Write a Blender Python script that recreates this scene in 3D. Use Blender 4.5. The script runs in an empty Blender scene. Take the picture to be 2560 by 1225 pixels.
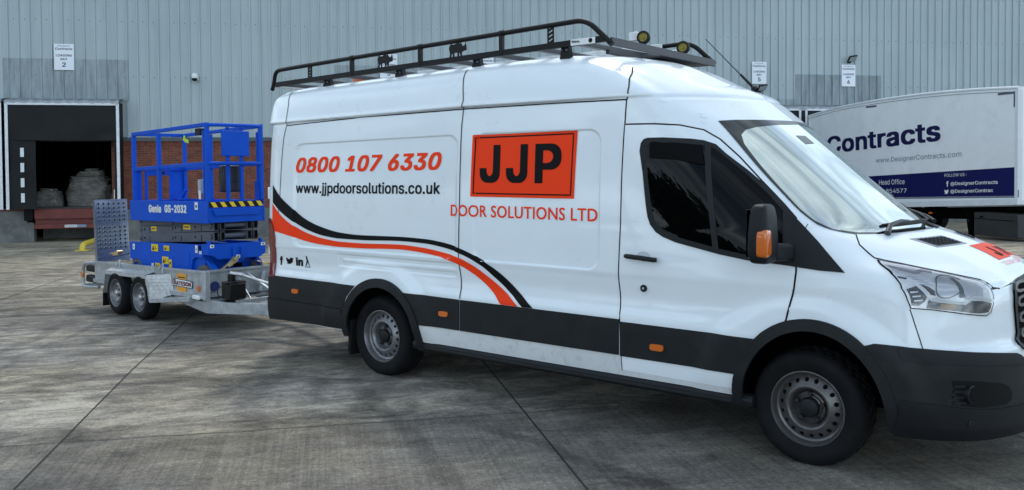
import bpy, bmesh, math, random
import numpy as np
from mathutils import Vector, Matrix
from mathutils.geometry import interpolate_bezier, delaunay_2d_cdt
S = bpy.context.scene
COL = S.collection
random.seed(7)
# ---------------------------------------------------------------- camera, sky, sun, exposure
cam_d = bpy.data.cameras.new('camera'); cam = bpy.data.objects.new('camera', cam_d); COL.objects.link(cam)
S.camera = cam
YAW, PITCH, ROLL = math.radians(-39.255), math.radians(1.481), math.radians(-.3833)
F = Vector((math.sin(YAW)*math.cos(PITCH), math.cos(YAW)*math.cos(PITCH), -math.sin(PITCH)))
R0 = Vector((math.cos(YAW), -math.sin(YAW), 0)); U0 = R0.cross(F)
RV = R0*math.cos(ROLL) + U0*math.sin(ROLL); UV = -R0*math.sin(ROLL) + U0*math.cos(ROLL)
M3 = Matrix((RV, UV, -F)).transposed()
cam.matrix_world = Matrix.Translation((5.7067, -6.1254, 1.7962)) @ M3.to_4x4()
cam_d.sensor_width = 36; cam_d.lens = 2201.25/2560*36; cam_d.shift_y = -(612.5-475.77)/2560
cam_d.clip_start = .05; cam_d.clip_end = 2000
S.render.resolution_x, S.render.resolution_y = 1024, 490
S.view_settings.view_transform = 'Standard'; S.view_settings.look = 'None'
S.view_settings.exposure = 1.08; S.view_settings.gamma = 1
S.view_settings.use_curve_mapping = False

SUN_EL, SUN_AZ = math.radians(58), math.radians(128)     # azimuth of the sun counted from +x
W = bpy.data.worlds.new('World'); S.world = W; W.use_nodes = True
nt = W.node_tree; nt.nodes.clear()
def wn_(t, **k):
    n = nt.nodes.new(t)
    for a, b in k.items(): setattr(n, a, b)
    return n
sky = wn_('ShaderNodeTexSky', sky_type='NISHITA', sun_disc=False, sun_elevation=SUN_EL, sun_rotation=math.pi/2-SUN_AZ, air_density=1.0, dust_density=1.5)
geo = wn_('ShaderNodeTexCoord')
mp = wn_('ShaderNodeMapping'); mp.inputs['Scale'].default_value = (1.0, 1.0, 2.6); mp.inputs['Rotation'].default_value = (0, 0, .6)
noi = wn_('ShaderNodeTexNoise'); noi.inputs['Scale'].default_value = 2.1; noi.inputs['Detail'].default_value = 9; noi.inputs['Roughness'].default_value = .56
noi.inputs['Distortion'].default_value = .5
rmp = wn_('ShaderNodeValToRGB'); rmp.color_ramp.elements[0].position = .33; rmp.color_ramp.elements[1].position = .60
noi2 = wn_('ShaderNodeTexNoise'); noi2.inputs['Scale'].default_value = 4.3; noi2.inputs['Detail'].default_value = 7
crmp = wn_('ShaderNodeValToRGB')
crmp.color_ramp.elements[0].position = .34; crmp.color_ramp.elements[0].color = (3.4, 4.6, 5.7, 1)
crmp.color_ramp.elements[1].position = .68; crmp.color_ramp.elements[1].color = (12.4, 14.6, 16.0, 1)
mix = wn_('ShaderNodeMix', data_type='RGBA')
bg = wn_('ShaderNodeBackground'); out = wn_('ShaderNodeOutputWorld')
L = nt.links.new
L(geo.outputs['Generated'], mp.inputs['Vector']); L(mp.outputs[0], noi.inputs['Vector']); L(noi.outputs['Fac'], rmp.inputs[0])
L(mp.outputs[0], noi2.inputs['Vector']); L(noi2.outputs['Fac'], crmp.inputs[0])
# heavy cloud overhead, a brighter band of thin cloud towards the horizon
sepz = wn_('ShaderNodeSeparateXYZ'); L(geo.outputs['Generated'], sepz.inputs[0])
hz = wn_('ShaderNodeMapRange'); hz.inputs[1].default_value = .0; hz.inputs[2].default_value = .75; hz.inputs[3].default_value = 1.45; hz.inputs[4].default_value = .40; L(sepz.outputs[2], hz.inputs[0])
vm = wn_('ShaderNodeVectorMath', operation='SCALE'); L(crmp.outputs[0], vm.inputs[0]); L(hz.outputs[0], vm.inputs['Scale'])
L(rmp.outputs[0], mix.inputs['Factor']); L(sky.outputs[0], mix.inputs[6]); L(vm.outputs[0], mix.inputs[7])
L(mix.outputs[2], bg.inputs[0]); bg.inputs[1].default_value = .096
L(bg.outputs[0], out.inputs[0])
sun_d = bpy.data.lights.new('sun', 'SUN'); sun = bpy.data.objects.new('sun', sun_d); COL.objects.link(sun)
sun_d.energy = .58; sun_d.angle = math.radians(14); sun_d.color = (1, .96, .9)
sd = Vector((math.cos(SUN_EL)*math.cos(SUN_AZ), math.cos(SUN_EL)*math.sin(SUN_AZ), math.sin(SUN_EL)))
sun.rotation_euler = sd.to_track_quat('Z', 'Y').to_euler(); sun.location = sd*40

# ---------------------------------------------------------------- object helpers
def tag(o, label=None, cat=None, group=None, kind=None):
    if label: o['label'] = label
    if cat: o['category'] = cat
    if group: o['group'] = group
    if kind: o['kind'] = kind
    return o
def thing(name, label, cat, loc=(0, 0, 0), rot=None, group=None):
    o = bpy.data.objects.new(name, None); COL.objects.link(o); o.empty_display_size = .2
    o.location = loc
    if rot is not None: o.rotation_euler = rot.to_euler() if isinstance(rot, Matrix) else rot
    return tag(o, label, cat, group)
def link_mesh(name, me, mat, parent=None, bevel=0, smooth_deg=35, seg=2):
    me.name = name
    o = bpy.data.objects.new(name, me); COL.objects.link(o)
    for m in (mat if isinstance(mat, (list, tuple)) else [mat]): me.materials.append(m)
    if parent is not None: o.parent = parent
    if bevel:
        b = o.modifiers.new('bevel', 'BEVEL'); b.width = bevel; b.segments = seg; b.limit_method = 'ANGLE'; b.angle_limit = math.radians(32)
        b.harden_normals = False
    if smooth_deg:
        me.shade_smooth(); me.set_sharp_from_angle(angle=math.radians(smooth_deg))
    return o
class MB:
    """collects shapes into one mesh"""
    def __init__(s, org=(0, 0, 0)): s.v = []; s.f = []; s.mi = []; s.o = Vector(org)
    def add(s, vs, fs, mi=0):
        n = len(s.v); s.v += [tuple(Vector(v) - s.o) for v in vs]; s.f += [tuple(i+n for i in f) for f in fs]; s.mi += [mi]*len(fs); return s
    def box(s, a, b, mi=0):
        x0, y0, z0 = (min(a[i], b[i]) for i in range(3)); x1, y1, z1 = (max(a[i], b[i]) for i in range(3))
        return s.add([(x0,y0,z0),(x1,y0,z0),(x1,y1,z0),(x0,y1,z0),(x0,y0,z1),(x1,y0,z1),(x1,y1,z1),(x0,y1,z1)],
                     [(0,3,2,1),(4,5,6,7),(0,1,5,4),(1,2,6,5),(2,3,7,6),(3,0,4,7)], mi)
    def obox(s, c, ax, ay, az, mi=0):
        """box round centre c with half axes ax, ay, az (vectors)"""
        c = Vector(c); ax = Vector(ax); ay = Vector(ay); az = Vector(az)
        vs = [c+ax*i+ay*j+az*k for k in (-1, 1) for (i, j) in ((-1,-1),(1,-1),(1,1),(-1,1))]
        fl = ax.cross(ay).dot(az) < 0
        fs = [(0,3,2,1),(4,5,6,7),(0,1,5,4),(1,2,6,5),(2,3,7,6),(3,0,4,7)]
        return s.add(vs, [f[::-1] for f in fs] if fl else fs, mi)
    def bar(s, p, q, w, h, up=(0, 0, 1), mi=0):
        """rectangular bar from p to q, width w across, height h along up"""
        p = Vector(p); q = Vector(q); d = (q-p); n = d.normalized(); a = Vector(up).cross(n)
        a = a.normalized() if a.length > 1e-6 else Vector((1, 0, 0)); u = n.cross(a)
        return s.obox((p+q)/2, d/2, a*w/2, u*h/2, mi)
    def tube(s, pts, r, n=10, closed=False, mi=0, cap=True):
        pts = [Vector(p) for p in pts]; rings = []; m = len(pts)
        rr = r if isinstance(r, (list, tuple)) else [r]*m
        t0 = (pts[1]-pts[0]).normalized(); a = t0.orthogonal().normalized()
        for i in range(m):
            if closed: t = (pts[(i+1) % m]-pts[i-1]).normalized()
            else: t = (pts[min(i+1, m-1)]-pts[max(i-1, 0)]).normalized()
            a = (a - t*a.dot(t)).normalized(); b = t.cross(a)
            rings.append([pts[i]+(a*math.cos(k*2*math.pi/n)+b*math.sin(k*2*math.pi/n))*rr[i] for k in range(n)])
        vs = [v for g in rings for v in g]; fs = []
        for i in range(m if closed else m-1):
            j = (i+1) % m
            for k in range(n):
                l = (k+1) % n; fs.append((i*n+k, i*n+l, j*n+l, j*n+k))
        if cap and not closed: fs += [tuple(range(n))[::-1], tuple((m-1)*n+k for k in range(n))]
        return s.add(vs, fs, mi)
    def lathe(s, prof, c=(0, 0, 0), axis=(0, 1, 0), n=48, mi=0, closed=False):
        """prof: (radius, distance along axis)"""
        c = Vector(c); ax = Vector(axis).normalized(); a = ax.orthogonal().normalized(); b = ax.cross(a)
        vs = []; m = len(prof)
        for (r, d) in prof:
            for k in range(n):
                t = k*2*math.pi/n; vs.append(c+ax*d+(a*math.cos(t)+b*math.sin(t))*r)
        fs = []
        for i in range(m if closed else m-1):
            j = (i+1) % m
            for k in range(n):
                l = (k+1) % n; fs.append((i*n+k, i*n+l, j*n+l, j*n+k))
        return s.add(vs, fs, mi)
    def disc(s, c, r, axis=(0, 1, 0), h=.01, n=20, mi=0):
        return s.lathe([(1e-4, 0), (r, 0), (r, h), (1e-4, h)], c, axis, n, mi)
    def prism(s, poly, d, mi=0):
        """extrude a 3-d polygon by vector d"""
        d = Vector(d); p = [Vector(x) for x in poly]; n = len(p)
        nn = sum(((p[i]).cross(p[(i+1) % n]) for i in range(n)), Vector()); fl = nn.dot(d) > 0
        vs = p + [x+d for x in p]
        fs = [tuple(range(n)), tuple(range(2*n-1, n-1, -1))] + [(i, i+n, (i+1) % n+n, (i+1) % n) for i in range(n)]
        if fl: fs = [f[::-1] for f in fs]
        return s.add(vs, fs, mi)
    def build(s, name, mat, parent=None, bevel=0, smooth_deg=35, seg=2, fix=False, kind=None, label=None):
        me = bpy.data.meshes.new(name); me.from_pydata(s.v, [], s.f)
        if any(s.mi): me.polygons.foreach_set('material_index', s.mi)
        if fix:
            bm = bmesh.new(); bm.from_mesh(me); bmesh.ops.recalc_face_normals(bm, faces=bm.faces); bm.to_mesh(me); bm.free()
        me.update()
        o = link_mesh(name, me, mat, parent, bevel, smooth_deg, seg)
        if kind: o['kind'] = kind
        if label: o['label'] = label
        return o
def arc(c, r, a0, a1, n, ux=(1, 0, 0), uz=(0, 0, 1)):
    c = Vector(c); ux = Vector(ux); uz = Vector(uz)
    return [c+ux*r*math.cos(a0+(a1-a0)*i/n)+uz*r*math.sin(a0+(a1-a0)*i/n) for i in range(n+1)]
def rounded_path(pts, r, n=6):
    """polyline with its corners rounded"""
    pts = [Vector(p) for p in pts]; o = [pts[0]]
    for i in range(1, len(pts)-1):
        a, b, c = pts[i-1], pts[i], pts[i+1]; d1 = (a-b); d2 = (c-b)
        k = min(r, d1.length*.49, d2.length*.49); p = b+d1.normalized()*k; q = b+d2.normalized()*k
        for j in range(n+1):
            t = j/n; o.append(p*(1-t)**2+b*2*t*(1-t)+q*t*t)
    o.append(pts[-1]); return o
try:                    # Blender's own interface sans serif, where this Blender ships it
    import os
    SANS = bpy.data.fonts.load(os.path.join(bpy.utils.resource_path('LOCAL'), 'datafiles', 'fonts', 'Inter.woff2'))
except Exception:
    SANS = None
# flat text as triangles in a plane, fitted to a width and a height
def text_tris(body, w, h, bold=0., shear=0., cell=None, spacing=1.0, sans=True):
    """writing as triangles scaled to w x h; bold letters are thickened by laying shifted copies, each a hair above the last.
    Returns points (a, b, lift) and faces"""
    cu = bpy.data.curves.new('writing', 'FONT'); cu.body = body; cu.size = 1; cu.shear = shear; cu.resolution_u = 3
    cu.space_character = spacing*(1+bold*1.2)
    if sans and SANS: cu.font = SANS
    o = bpy.data.objects.new('writing', cu); COL.objects.link(o)
    dg = bpy.context.evaluated_depsgraph_get(); oc = o.evaluated_get(dg); c2 = oc.to_curve(dg); loops = []
    for sp_ in c2.splines:
        P = []
        if sp_.type == 'BEZIER':
            bp = sp_.bezier_points
            for i in range(len(bp)):
                p, q = bp[i], bp[(i+1) % len(bp)]
                P += [(v.x, v.y) for v in interpolate_bezier(p.co, p.handle_right, q.handle_left, q.co, 5)[:-1]]
        else: P = [(p.co.x, p.co.y) for p in sp_.points]
        Q = []
        for p in P:
            if not Q or math.hypot(p[0]-Q[-1][0], p[1]-Q[-1][1]) > 1e-4: Q.append(p)
        if len(Q) > 1 and math.hypot(Q[0][0]-Q[-1][0], Q[0][1]-Q[-1][1]) < 1e-4: Q.pop()
        if len(Q) > 2: loops.append(Q)
    oc.to_curve_clear(); bpy.data.objects.remove(o); bpy.data.curves.remove(cu)
    flat = [Vector(p) for Q in loops for p in Q]; ed = []; k = 0
    for Q in loops: ed += [(k+i, k+(i+1) % len(Q)) for i in range(len(Q))]; k += len(Q)
    cv, _e, cf, *_r = delaunay_2d_cdt(flat, ed, [], 0, 1e-6)        # contours may cross themselves: keep what winds round
    cv = np.array([(v.x, v.y) for v in cv]); cf = np.array([tuple(f) for f in cf]); cen = cv[cf].mean(1); wnd = np.zeros(len(cen))
    for Q in loops:
        q = np.array(Q); r = np.roll(q, -1, 0)
        for (ax_, ay_), (bx2, by2) in zip(q, r):
            cr = (bx2-ax_)*(cen[:, 1]-ay_)-(by2-ay_)*(cen[:, 0]-ax_)
            wnd += ((ay_ <= cen[:, 1]) & (by2 > cen[:, 1]) & (cr > 0)).astype(int); wnd -= ((ay_ > cen[:, 1]) & (by2 <= cen[:, 1]) & (cr < 0)).astype(int)
    bm = bmesh.new(); vv = [bm.verts.new((x, y, 0)) for x, y in cv]
    for t in cf[wnd != 0]: bm.faces.new([vv[i] for i in t])
    bm.normal_update()
    for f in bm.faces:
        if f.normal.z < 0: f.normal_flip()
    bmesh.ops.delete(bm, geom=[v for v in bm.verts if not v.link_faces], context='VERTS')
    xs = [v.co.x for v in bm.verts]; ys = [v.co.y for v in bm.verts]
    x0, x1, y0, y1 = min(xs)-bold, max(xs)+bold, min(ys)-bold*.6, max(ys)+bold*.6
    sx = w/(x1-x0); sy = h/(y1-y0) if h else sx
    for v in bm.verts: v.co = ((v.co.x-x0)*sx, (v.co.y-y0)*sy, v.co.z)
    if cell: cut_grid(bm, cell)
    bm.verts.index_update()
    vs = np.array([v.co[:] for v in bm.verts]); fs = [tuple(v.index for v in f.verts) for f in bm.faces]
    bm.free()
    sh = [(0, 0)] if not bold else [(-1, -.6), (-1, .6), (1, -.6), (1, .6), (-.5, 0), (.5, 0)]
    P = np.concatenate([np.column_stack([vs[:, 0]+a*bold*sx, vs[:, 1]+b*bold*sy, vs[:, 2]+.00025*k]) for k, (a, b) in enumerate(sh)])
    return P, [tuple(i+k*len(vs) for i in f) for k in range(len(sh)) for f in fs]
def cut_grid(bm, cell):
    for ax in (0, 1):
        vals = [v.co[ax] for v in bm.verts]; a, b = min(vals), max(vals); n = [(1, 0, 0), (0, 1, 0)][ax]
        k = math.floor(a/cell[ax])+1
        while k*cell[ax] < b:
            co = [0, 0, 0]; co[ax] = k*cell[ax]
            bmesh.ops.bisect_plane(bm, geom=bm.verts[:]+bm.edges[:]+bm.faces[:], plane_co=co, plane_no=n, dist=1e-6); k += 1
def poly_tris(poly, cell):
    bm = bmesh.new(); f = bm.faces.new([bm.verts.new((p[0], p[1], 0)) for p in poly]); bm.normal_update()
    if f.normal.z < 0: f.normal_flip()
    bmesh.ops.triangulate(bm, faces=bm.faces); cut_grid(bm, cell); bm.verts.index_update()
    vs = np.array([v.co[:2] for v in bm.verts]); fs = [tuple(v.index for v in f.verts) for f in bm.faces]
    bd = [(e.link_loops[0].vert.index, e.link_loops[0].link_loop_next.vert.index) for e in bm.edges if len(e.link_loops) == 1]
    bm.free(); return vs, fs, bd
def text_on(name, body, o, ux, uz, w, h, mat, parent, bold=0., shear=0., d=.003, spacing=1.0):
    """raised flat lettering on a plane: o lower left corner, ux/uz unit vectors along and up"""
    vs, fs = text_tris(body, w, h, bold, shear, spacing=spacing)
    o = Vector(o); ux = Vector(ux); uz = Vector(uz); n = ux.cross(uz)
    me = bpy.data.meshes.new(name); me.from_pydata([tuple(o+ux*a+uz*b+n*(d+c)) for a, b, c in vs.tolist()], [], fs)
    return link_mesh(name, me, mat, parent, smooth_deg=0)
# ---------------------------------------------------------------- materials (all procedural)
def mat(name, col, rough=.5, metal=0, coat=0, spec=None, ior=None, noise=None, bump=None, dirt=None, coat_rough=.03, alpha=None):
    """noise: (scale, amount) colour variation; bump: (scale, strength); dirt: (scale, colour, amount)"""
    m = bpy.data.materials.new(name); m.use_nodes = True; n = m.node_tree.nodes; l = m.node_tree.links.new
    b = n['Principled BSDF']; b.inputs['Roughness'].default_value = rough; b.inputs['Metallic'].default_value = metal
    b.inputs['Coat Weight'].default_value = coat; b.inputs['Coat Roughness'].default_value = coat_rough
    if ior: b.inputs['IOR'].default_value = ior
    if spec is not None: b.inputs['Specular IOR Level'].default_value = spec
    c = tuple(col)+(1,); b.inputs['Base Color'].default_value = c
    if noise or bump or dirt: tc = n.new('ShaderNodeTexCoord')
    last = None
    if noise:
        t = n.new('ShaderNodeTexNoise'); t.inputs['Scale'].default_value = noise[0]; t.inputs['Detail'].default_value = 6
        t.inputs['Roughness'].default_value = .65
        l(tc.outputs['Object'], t.inputs['Vector'])
        r = n.new('ShaderNodeValToRGB'); a = noise[1]
        r.color_ramp.elements[0].position = .3; r.color_ramp.elements[1].position = .7
        r.color_ramp.elements[0].color = tuple(x*(1-a) for x in col)+(1,); r.color_ramp.elements[1].color = tuple(min(1, x*(1+a)) for x in col)+(1,)
        l(t.outputs['Fac'], r.inputs[0]); last = r.outputs[0]; l(last, b.inputs['Base Color'])
        rr = n.new('ShaderNodeMapRange'); rr.inputs[3].default_value = rough*.8; rr.inputs[4].default_value = min(1, rough*1.25)
        l(t.outputs['Fac'], rr.inputs[0]); l(rr.outputs[0], b.inputs['Roughness'])
    if dirt:
        t = n.new('ShaderNodeTexNoise'); t.inputs['Scale'].default_value = dirt[0]; t.inputs['Detail'].default_value = 8; t.inputs['Roughness'].default_value = .7
        l(tc.outputs['Object'], t.inputs['Vector'])
        r = n.new('ShaderNodeValToRGB'); r.color_ramp.elements[0].position = .52; r.color_ramp.elements[1].position = .78
        r.color_ramp.elements[0].color = (0, 0, 0, 1); r.color_ramp.elements[1].color = (dirt[2],)*3+(1,)
        l(t.outputs['Fac'], r.inputs[0])
        x = n.new('ShaderNodeMix'); x.data_type = 'RGBA'; x.inputs[7].default_value = tuple(dirt[1])+(1,)
        if last: l(last, x.inputs[6])
        else: x.inputs[6].default_value = c
        l(r.outputs[0], x.inputs['Factor']); l(x.outputs[2], b.inputs['Base Color'])
    if bump:
        t = n.new('ShaderNodeTexNoise'); t.inputs['Scale'].default_value = bump[0]; t.inputs['Detail'].default_value = 4
        l(tc.outputs['Object'], t.inputs['Vector'])
        u = n.new('ShaderNodeBump'); u.inputs['Strength'].default_value = bump[1]; u.inputs['Distance'].default_value = .01
        l(t.outputs['Fac'], u.inputs['Height']); l(u.outputs[0], b.inputs['Normal'])
    return m
WHITE = mat('white_paint', (.80, .855, .895), .28, coat=.7, noise=(1.3, .025), dirt=(2.2, (.55, .56, .55), .10))
SILL = mat('dirty_white_paint', (.66, .68, .69), .35, coat=.4, noise=(3, .05), dirt=(14, (.30, .28, .25), .55))
TRIM = mat('black_plastic', (.012, .0135, .0155), .5, spec=.25, noise=(6, .25), bump=(420, .05), dirt=(5, (.04, .038, .036), .35))
TRIM2 = mat('grey_black_plastic', (.010, .0115, .014), .5, spec=.24, noise=(4, .2), bump=(420, .05))
SEAM = mat('panel_gap', (.006, .006, .007), .8)
GROOVE = mat('gutter_shade', (.16, .18, .20), .5)
RED = mat('orange_red_vinyl', (.95, .055, .010), .5, spec=.12)
BLACKV = mat('black_vinyl', (.004, .0045, .006), .5, spec=.12)
REDF = mat('faded_orange_vinyl', (.82, .085, .04), .5, spec=.2)
REDFF = mat('pale_orange_vinyl', (.82, .32, .28), .5, spec=.2)
GLASS = mat('dark_window_glass', (.001, .0012, .0015), .012, ior=1.27)
SCREEN = mat('windscreen_glass', (.66, .71, .67), .022, metal=.88, ior=1.6, coat=.5, noise=(1.2, .15))
BAND = mat('black_screen_print', (.012, .013, .015), .06, ior=1.7)
RUBBER = mat('tyre_rubber', (.007, .007, .008), .75, spec=.18, noise=(9, .3), dirt=(12, (.03, .029, .028), .3))
STEEL = mat('grey_steel_wheel', (.20, .20, .21), .34, metal=.55, noise=(20, .15), dirt=(18, (.06, .045, .035), .6))
STEELD = mat('brown_grey_steel_wheel', (.12, .115, .115), .33, metal=.55, noise=(20, .2), dirt=(16, (.05, .035, .028), .7))
DARK = mat('dark_recess', (.003, .003, .0035), .9, spec=.05)  # near-black; also stands in for the shade inside openings
AMBER = mat('amber_lens', (.62, .13, .008), .18, coat=.8)
REDLENS = mat('red_lens', (.16, .008, .012), .12, coat=.8)
CLEAR = mat('clear_lens', (.62, .64, .66), .12, coat=1)
CHROME = mat('chrome_reflector', (.80, .82, .85), .25, metal=.15, noise=(16, .08), coat=.6)
LENS = mat('lamp_lens', (.60, .62, .66), .12, metal=.25, coat=1)
LAMPDK = mat('lamp_dark_chrome', (.055, .055, .06), .2, metal=.5, coat=1)
BLACKM = mat('black_powder_coat', (.005, .005, .006), .45, spec=.25, bump=(300, .06), noise=(5, .2))
GREYM = mat('grey_aluminium_section', (.05, .05, .058), .45, metal=.3, noise=(5, .2))
ALU = mat('aluminium', (.62, .63, .64), .35, metal=.8, noise=(9, .2), dirt=(7, (.22, .22, .22), .5))
GALV = mat('galvanised_steel', (.47, .50, .53), .40, metal=.55, noise=(11, .22), dirt=(5, (.25, .27, .29), .5))
GALVD = mat('dull_galvanised_steel', (.30, .325, .345), .5, metal=.4, noise=(9, .25), dirt=(6, (.14, .14, .14), .5))
BLUE = mat('blue_paint', (.0, .078, .54), .5, spec=.2, noise=(3, .10), dirt=(9, (.006, .035, .40), .3))
BLUED = mat('dark_blue_webbing', (.006, .016, .11), .7, bump=(200, .2))
GREYP = mat('grey_machine_paint', (.095, .105, .13), .45, spec=.3, noise=(6, .18), dirt=(10, (.04, .04, .045), .5))
TYREG = mat('grey_solid_tyre', (.10, .095, .085), .75, noise=(12, .25), dirt=(8, (.05, .045, .04), .5))
YELLOW = mat('yellow_label', (.80, .56, .01), .4, coat=.2)
YPAINT = mat('worn_yellow_paint', (.70, .52, .05), .45, noise=(12, .15), dirt=(14, (.35, .27, .12), .5))
WLABEL = mat('white_label', (.78, .80, .80), .4, coat=.2)
WSIGN = mat('white_sign_board', (.74, .78, .84), .35, coat=.3, noise=(2, .03))
NAVY = mat('navy_print', (.006, .008, .065), .5, spec=.2)
GREYT = mat('grey_print', (.16, .19, .24), .4)
BRASS = mat('brass_zinc_ratchet', (.66, .52, .28), .32, metal=.8, noise=(30, .25))
LIME = mat('lime_yellow_tag', (.55, .80, .05), .5)
ORANGE = mat('orange_plastic', (.80, .12, .01), .45)
MAROON = mat('maroon_sticker', (.14, .012, .02), .4)
YWHEEL = mat('yellow_plastic', (.30, .24, .03), .5, noise=(20, .15))
DOCKRED = mat('dull_red_steel', (.15, .028, .022), .6, noise=(5, .35), dirt=(4, (.03, .02, .02), .7))
CURTAIN = mat('black_dock_curtain', (.007, .008, .010), .55, spec=.25, noise=(2, .3), bump=(3, .4), dirt=(2.5, (.016, .017, .019), .5))
WRAP = mat('plastic_wrapped_goods', (.22, .21, .19), .42, noise=(5, .35), coat=.2)
RAMPM = mat('grey_ramp_plate', (.30, .33, .38), .28, metal=.75, noise=(4, .25), dirt=(6, (.2, .2, .2), .4))
FOGM = mat('recess_shade_black', (.005, .0055, .006), .6, spec=.15)  # shade of the fog lamp hollow as a flat colour
CHECK = mat('bright_checker_plate', (.62, .64, .66), .32, metal=.6, noise=(14, .2))
TRUCKW = mat('truck_white_panel', (.82, .845, .87), .32, coat=.35, noise=(.7, .05), dirt=(1.5, (.48, .51, .54), .4))
TRUCKT = mat('truck_white_trim', (.66, .70, .74), .35, noise=(3, .06))
TRUCKBL = mat('truck_navy_band', (.004, .007, .085), .5, spec=.2)
LOCKERM = mat('dark_grey_locker', (.022, .024, .026), .55, noise=(3, .25))

def add_wrinkles(m):
    n = m.node_tree.nodes; l = m.node_tree.links.new; b = n['Principled BSDF']; tc = n.new('ShaderNodeTexCoord'); q = n.new('ShaderNodeMapping'); q.inputs['Scale'].default_value = (2.5, 2.5, 13)
    l(tc.outputs['Object'], q.inputs[0]); t = n.new('ShaderNodeTexNoise'); t.inputs['Scale'].default_value = 1.4; t.inputs['Detail'].default_value = 6; t.inputs['Distortion'].default_value = .8; l(q.outputs[0], t.inputs[0])
    u = n.new('ShaderNodeBump'); u.inputs['Strength'].default_value = 1; u.inputs['Distance'].default_value = .06; l(t.outputs[0], u.inputs['Height']); l(u.outputs[0], b.inputs['Normal'])
add_wrinkles(WRAP)

def lamp_cover():
    m = bpy.data.materials.new('clear_lamp_cover'); m.use_nodes = True; n = m.node_tree.nodes; l = m.node_tree.links.new; n.remove(n['Principled BSDF'])
    t = n.new('ShaderNodeBsdfTransparent'); g = n.new('ShaderNodeBsdfGlossy'); g.inputs['Roughness'].default_value = .02; f = n.new('ShaderNodeFresnel'); f.inputs['IOR'].default_value = 1.5
    x = n.new('ShaderNodeMixShader'); l(f.outputs[0], x.inputs[0]); l(t.outputs[0], x.inputs[1]); l(g.outputs[0], x.inputs[2]); l(x.outputs[0], n['Material Output'].inputs[0]); return m
COVER = lamp_cover()
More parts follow.
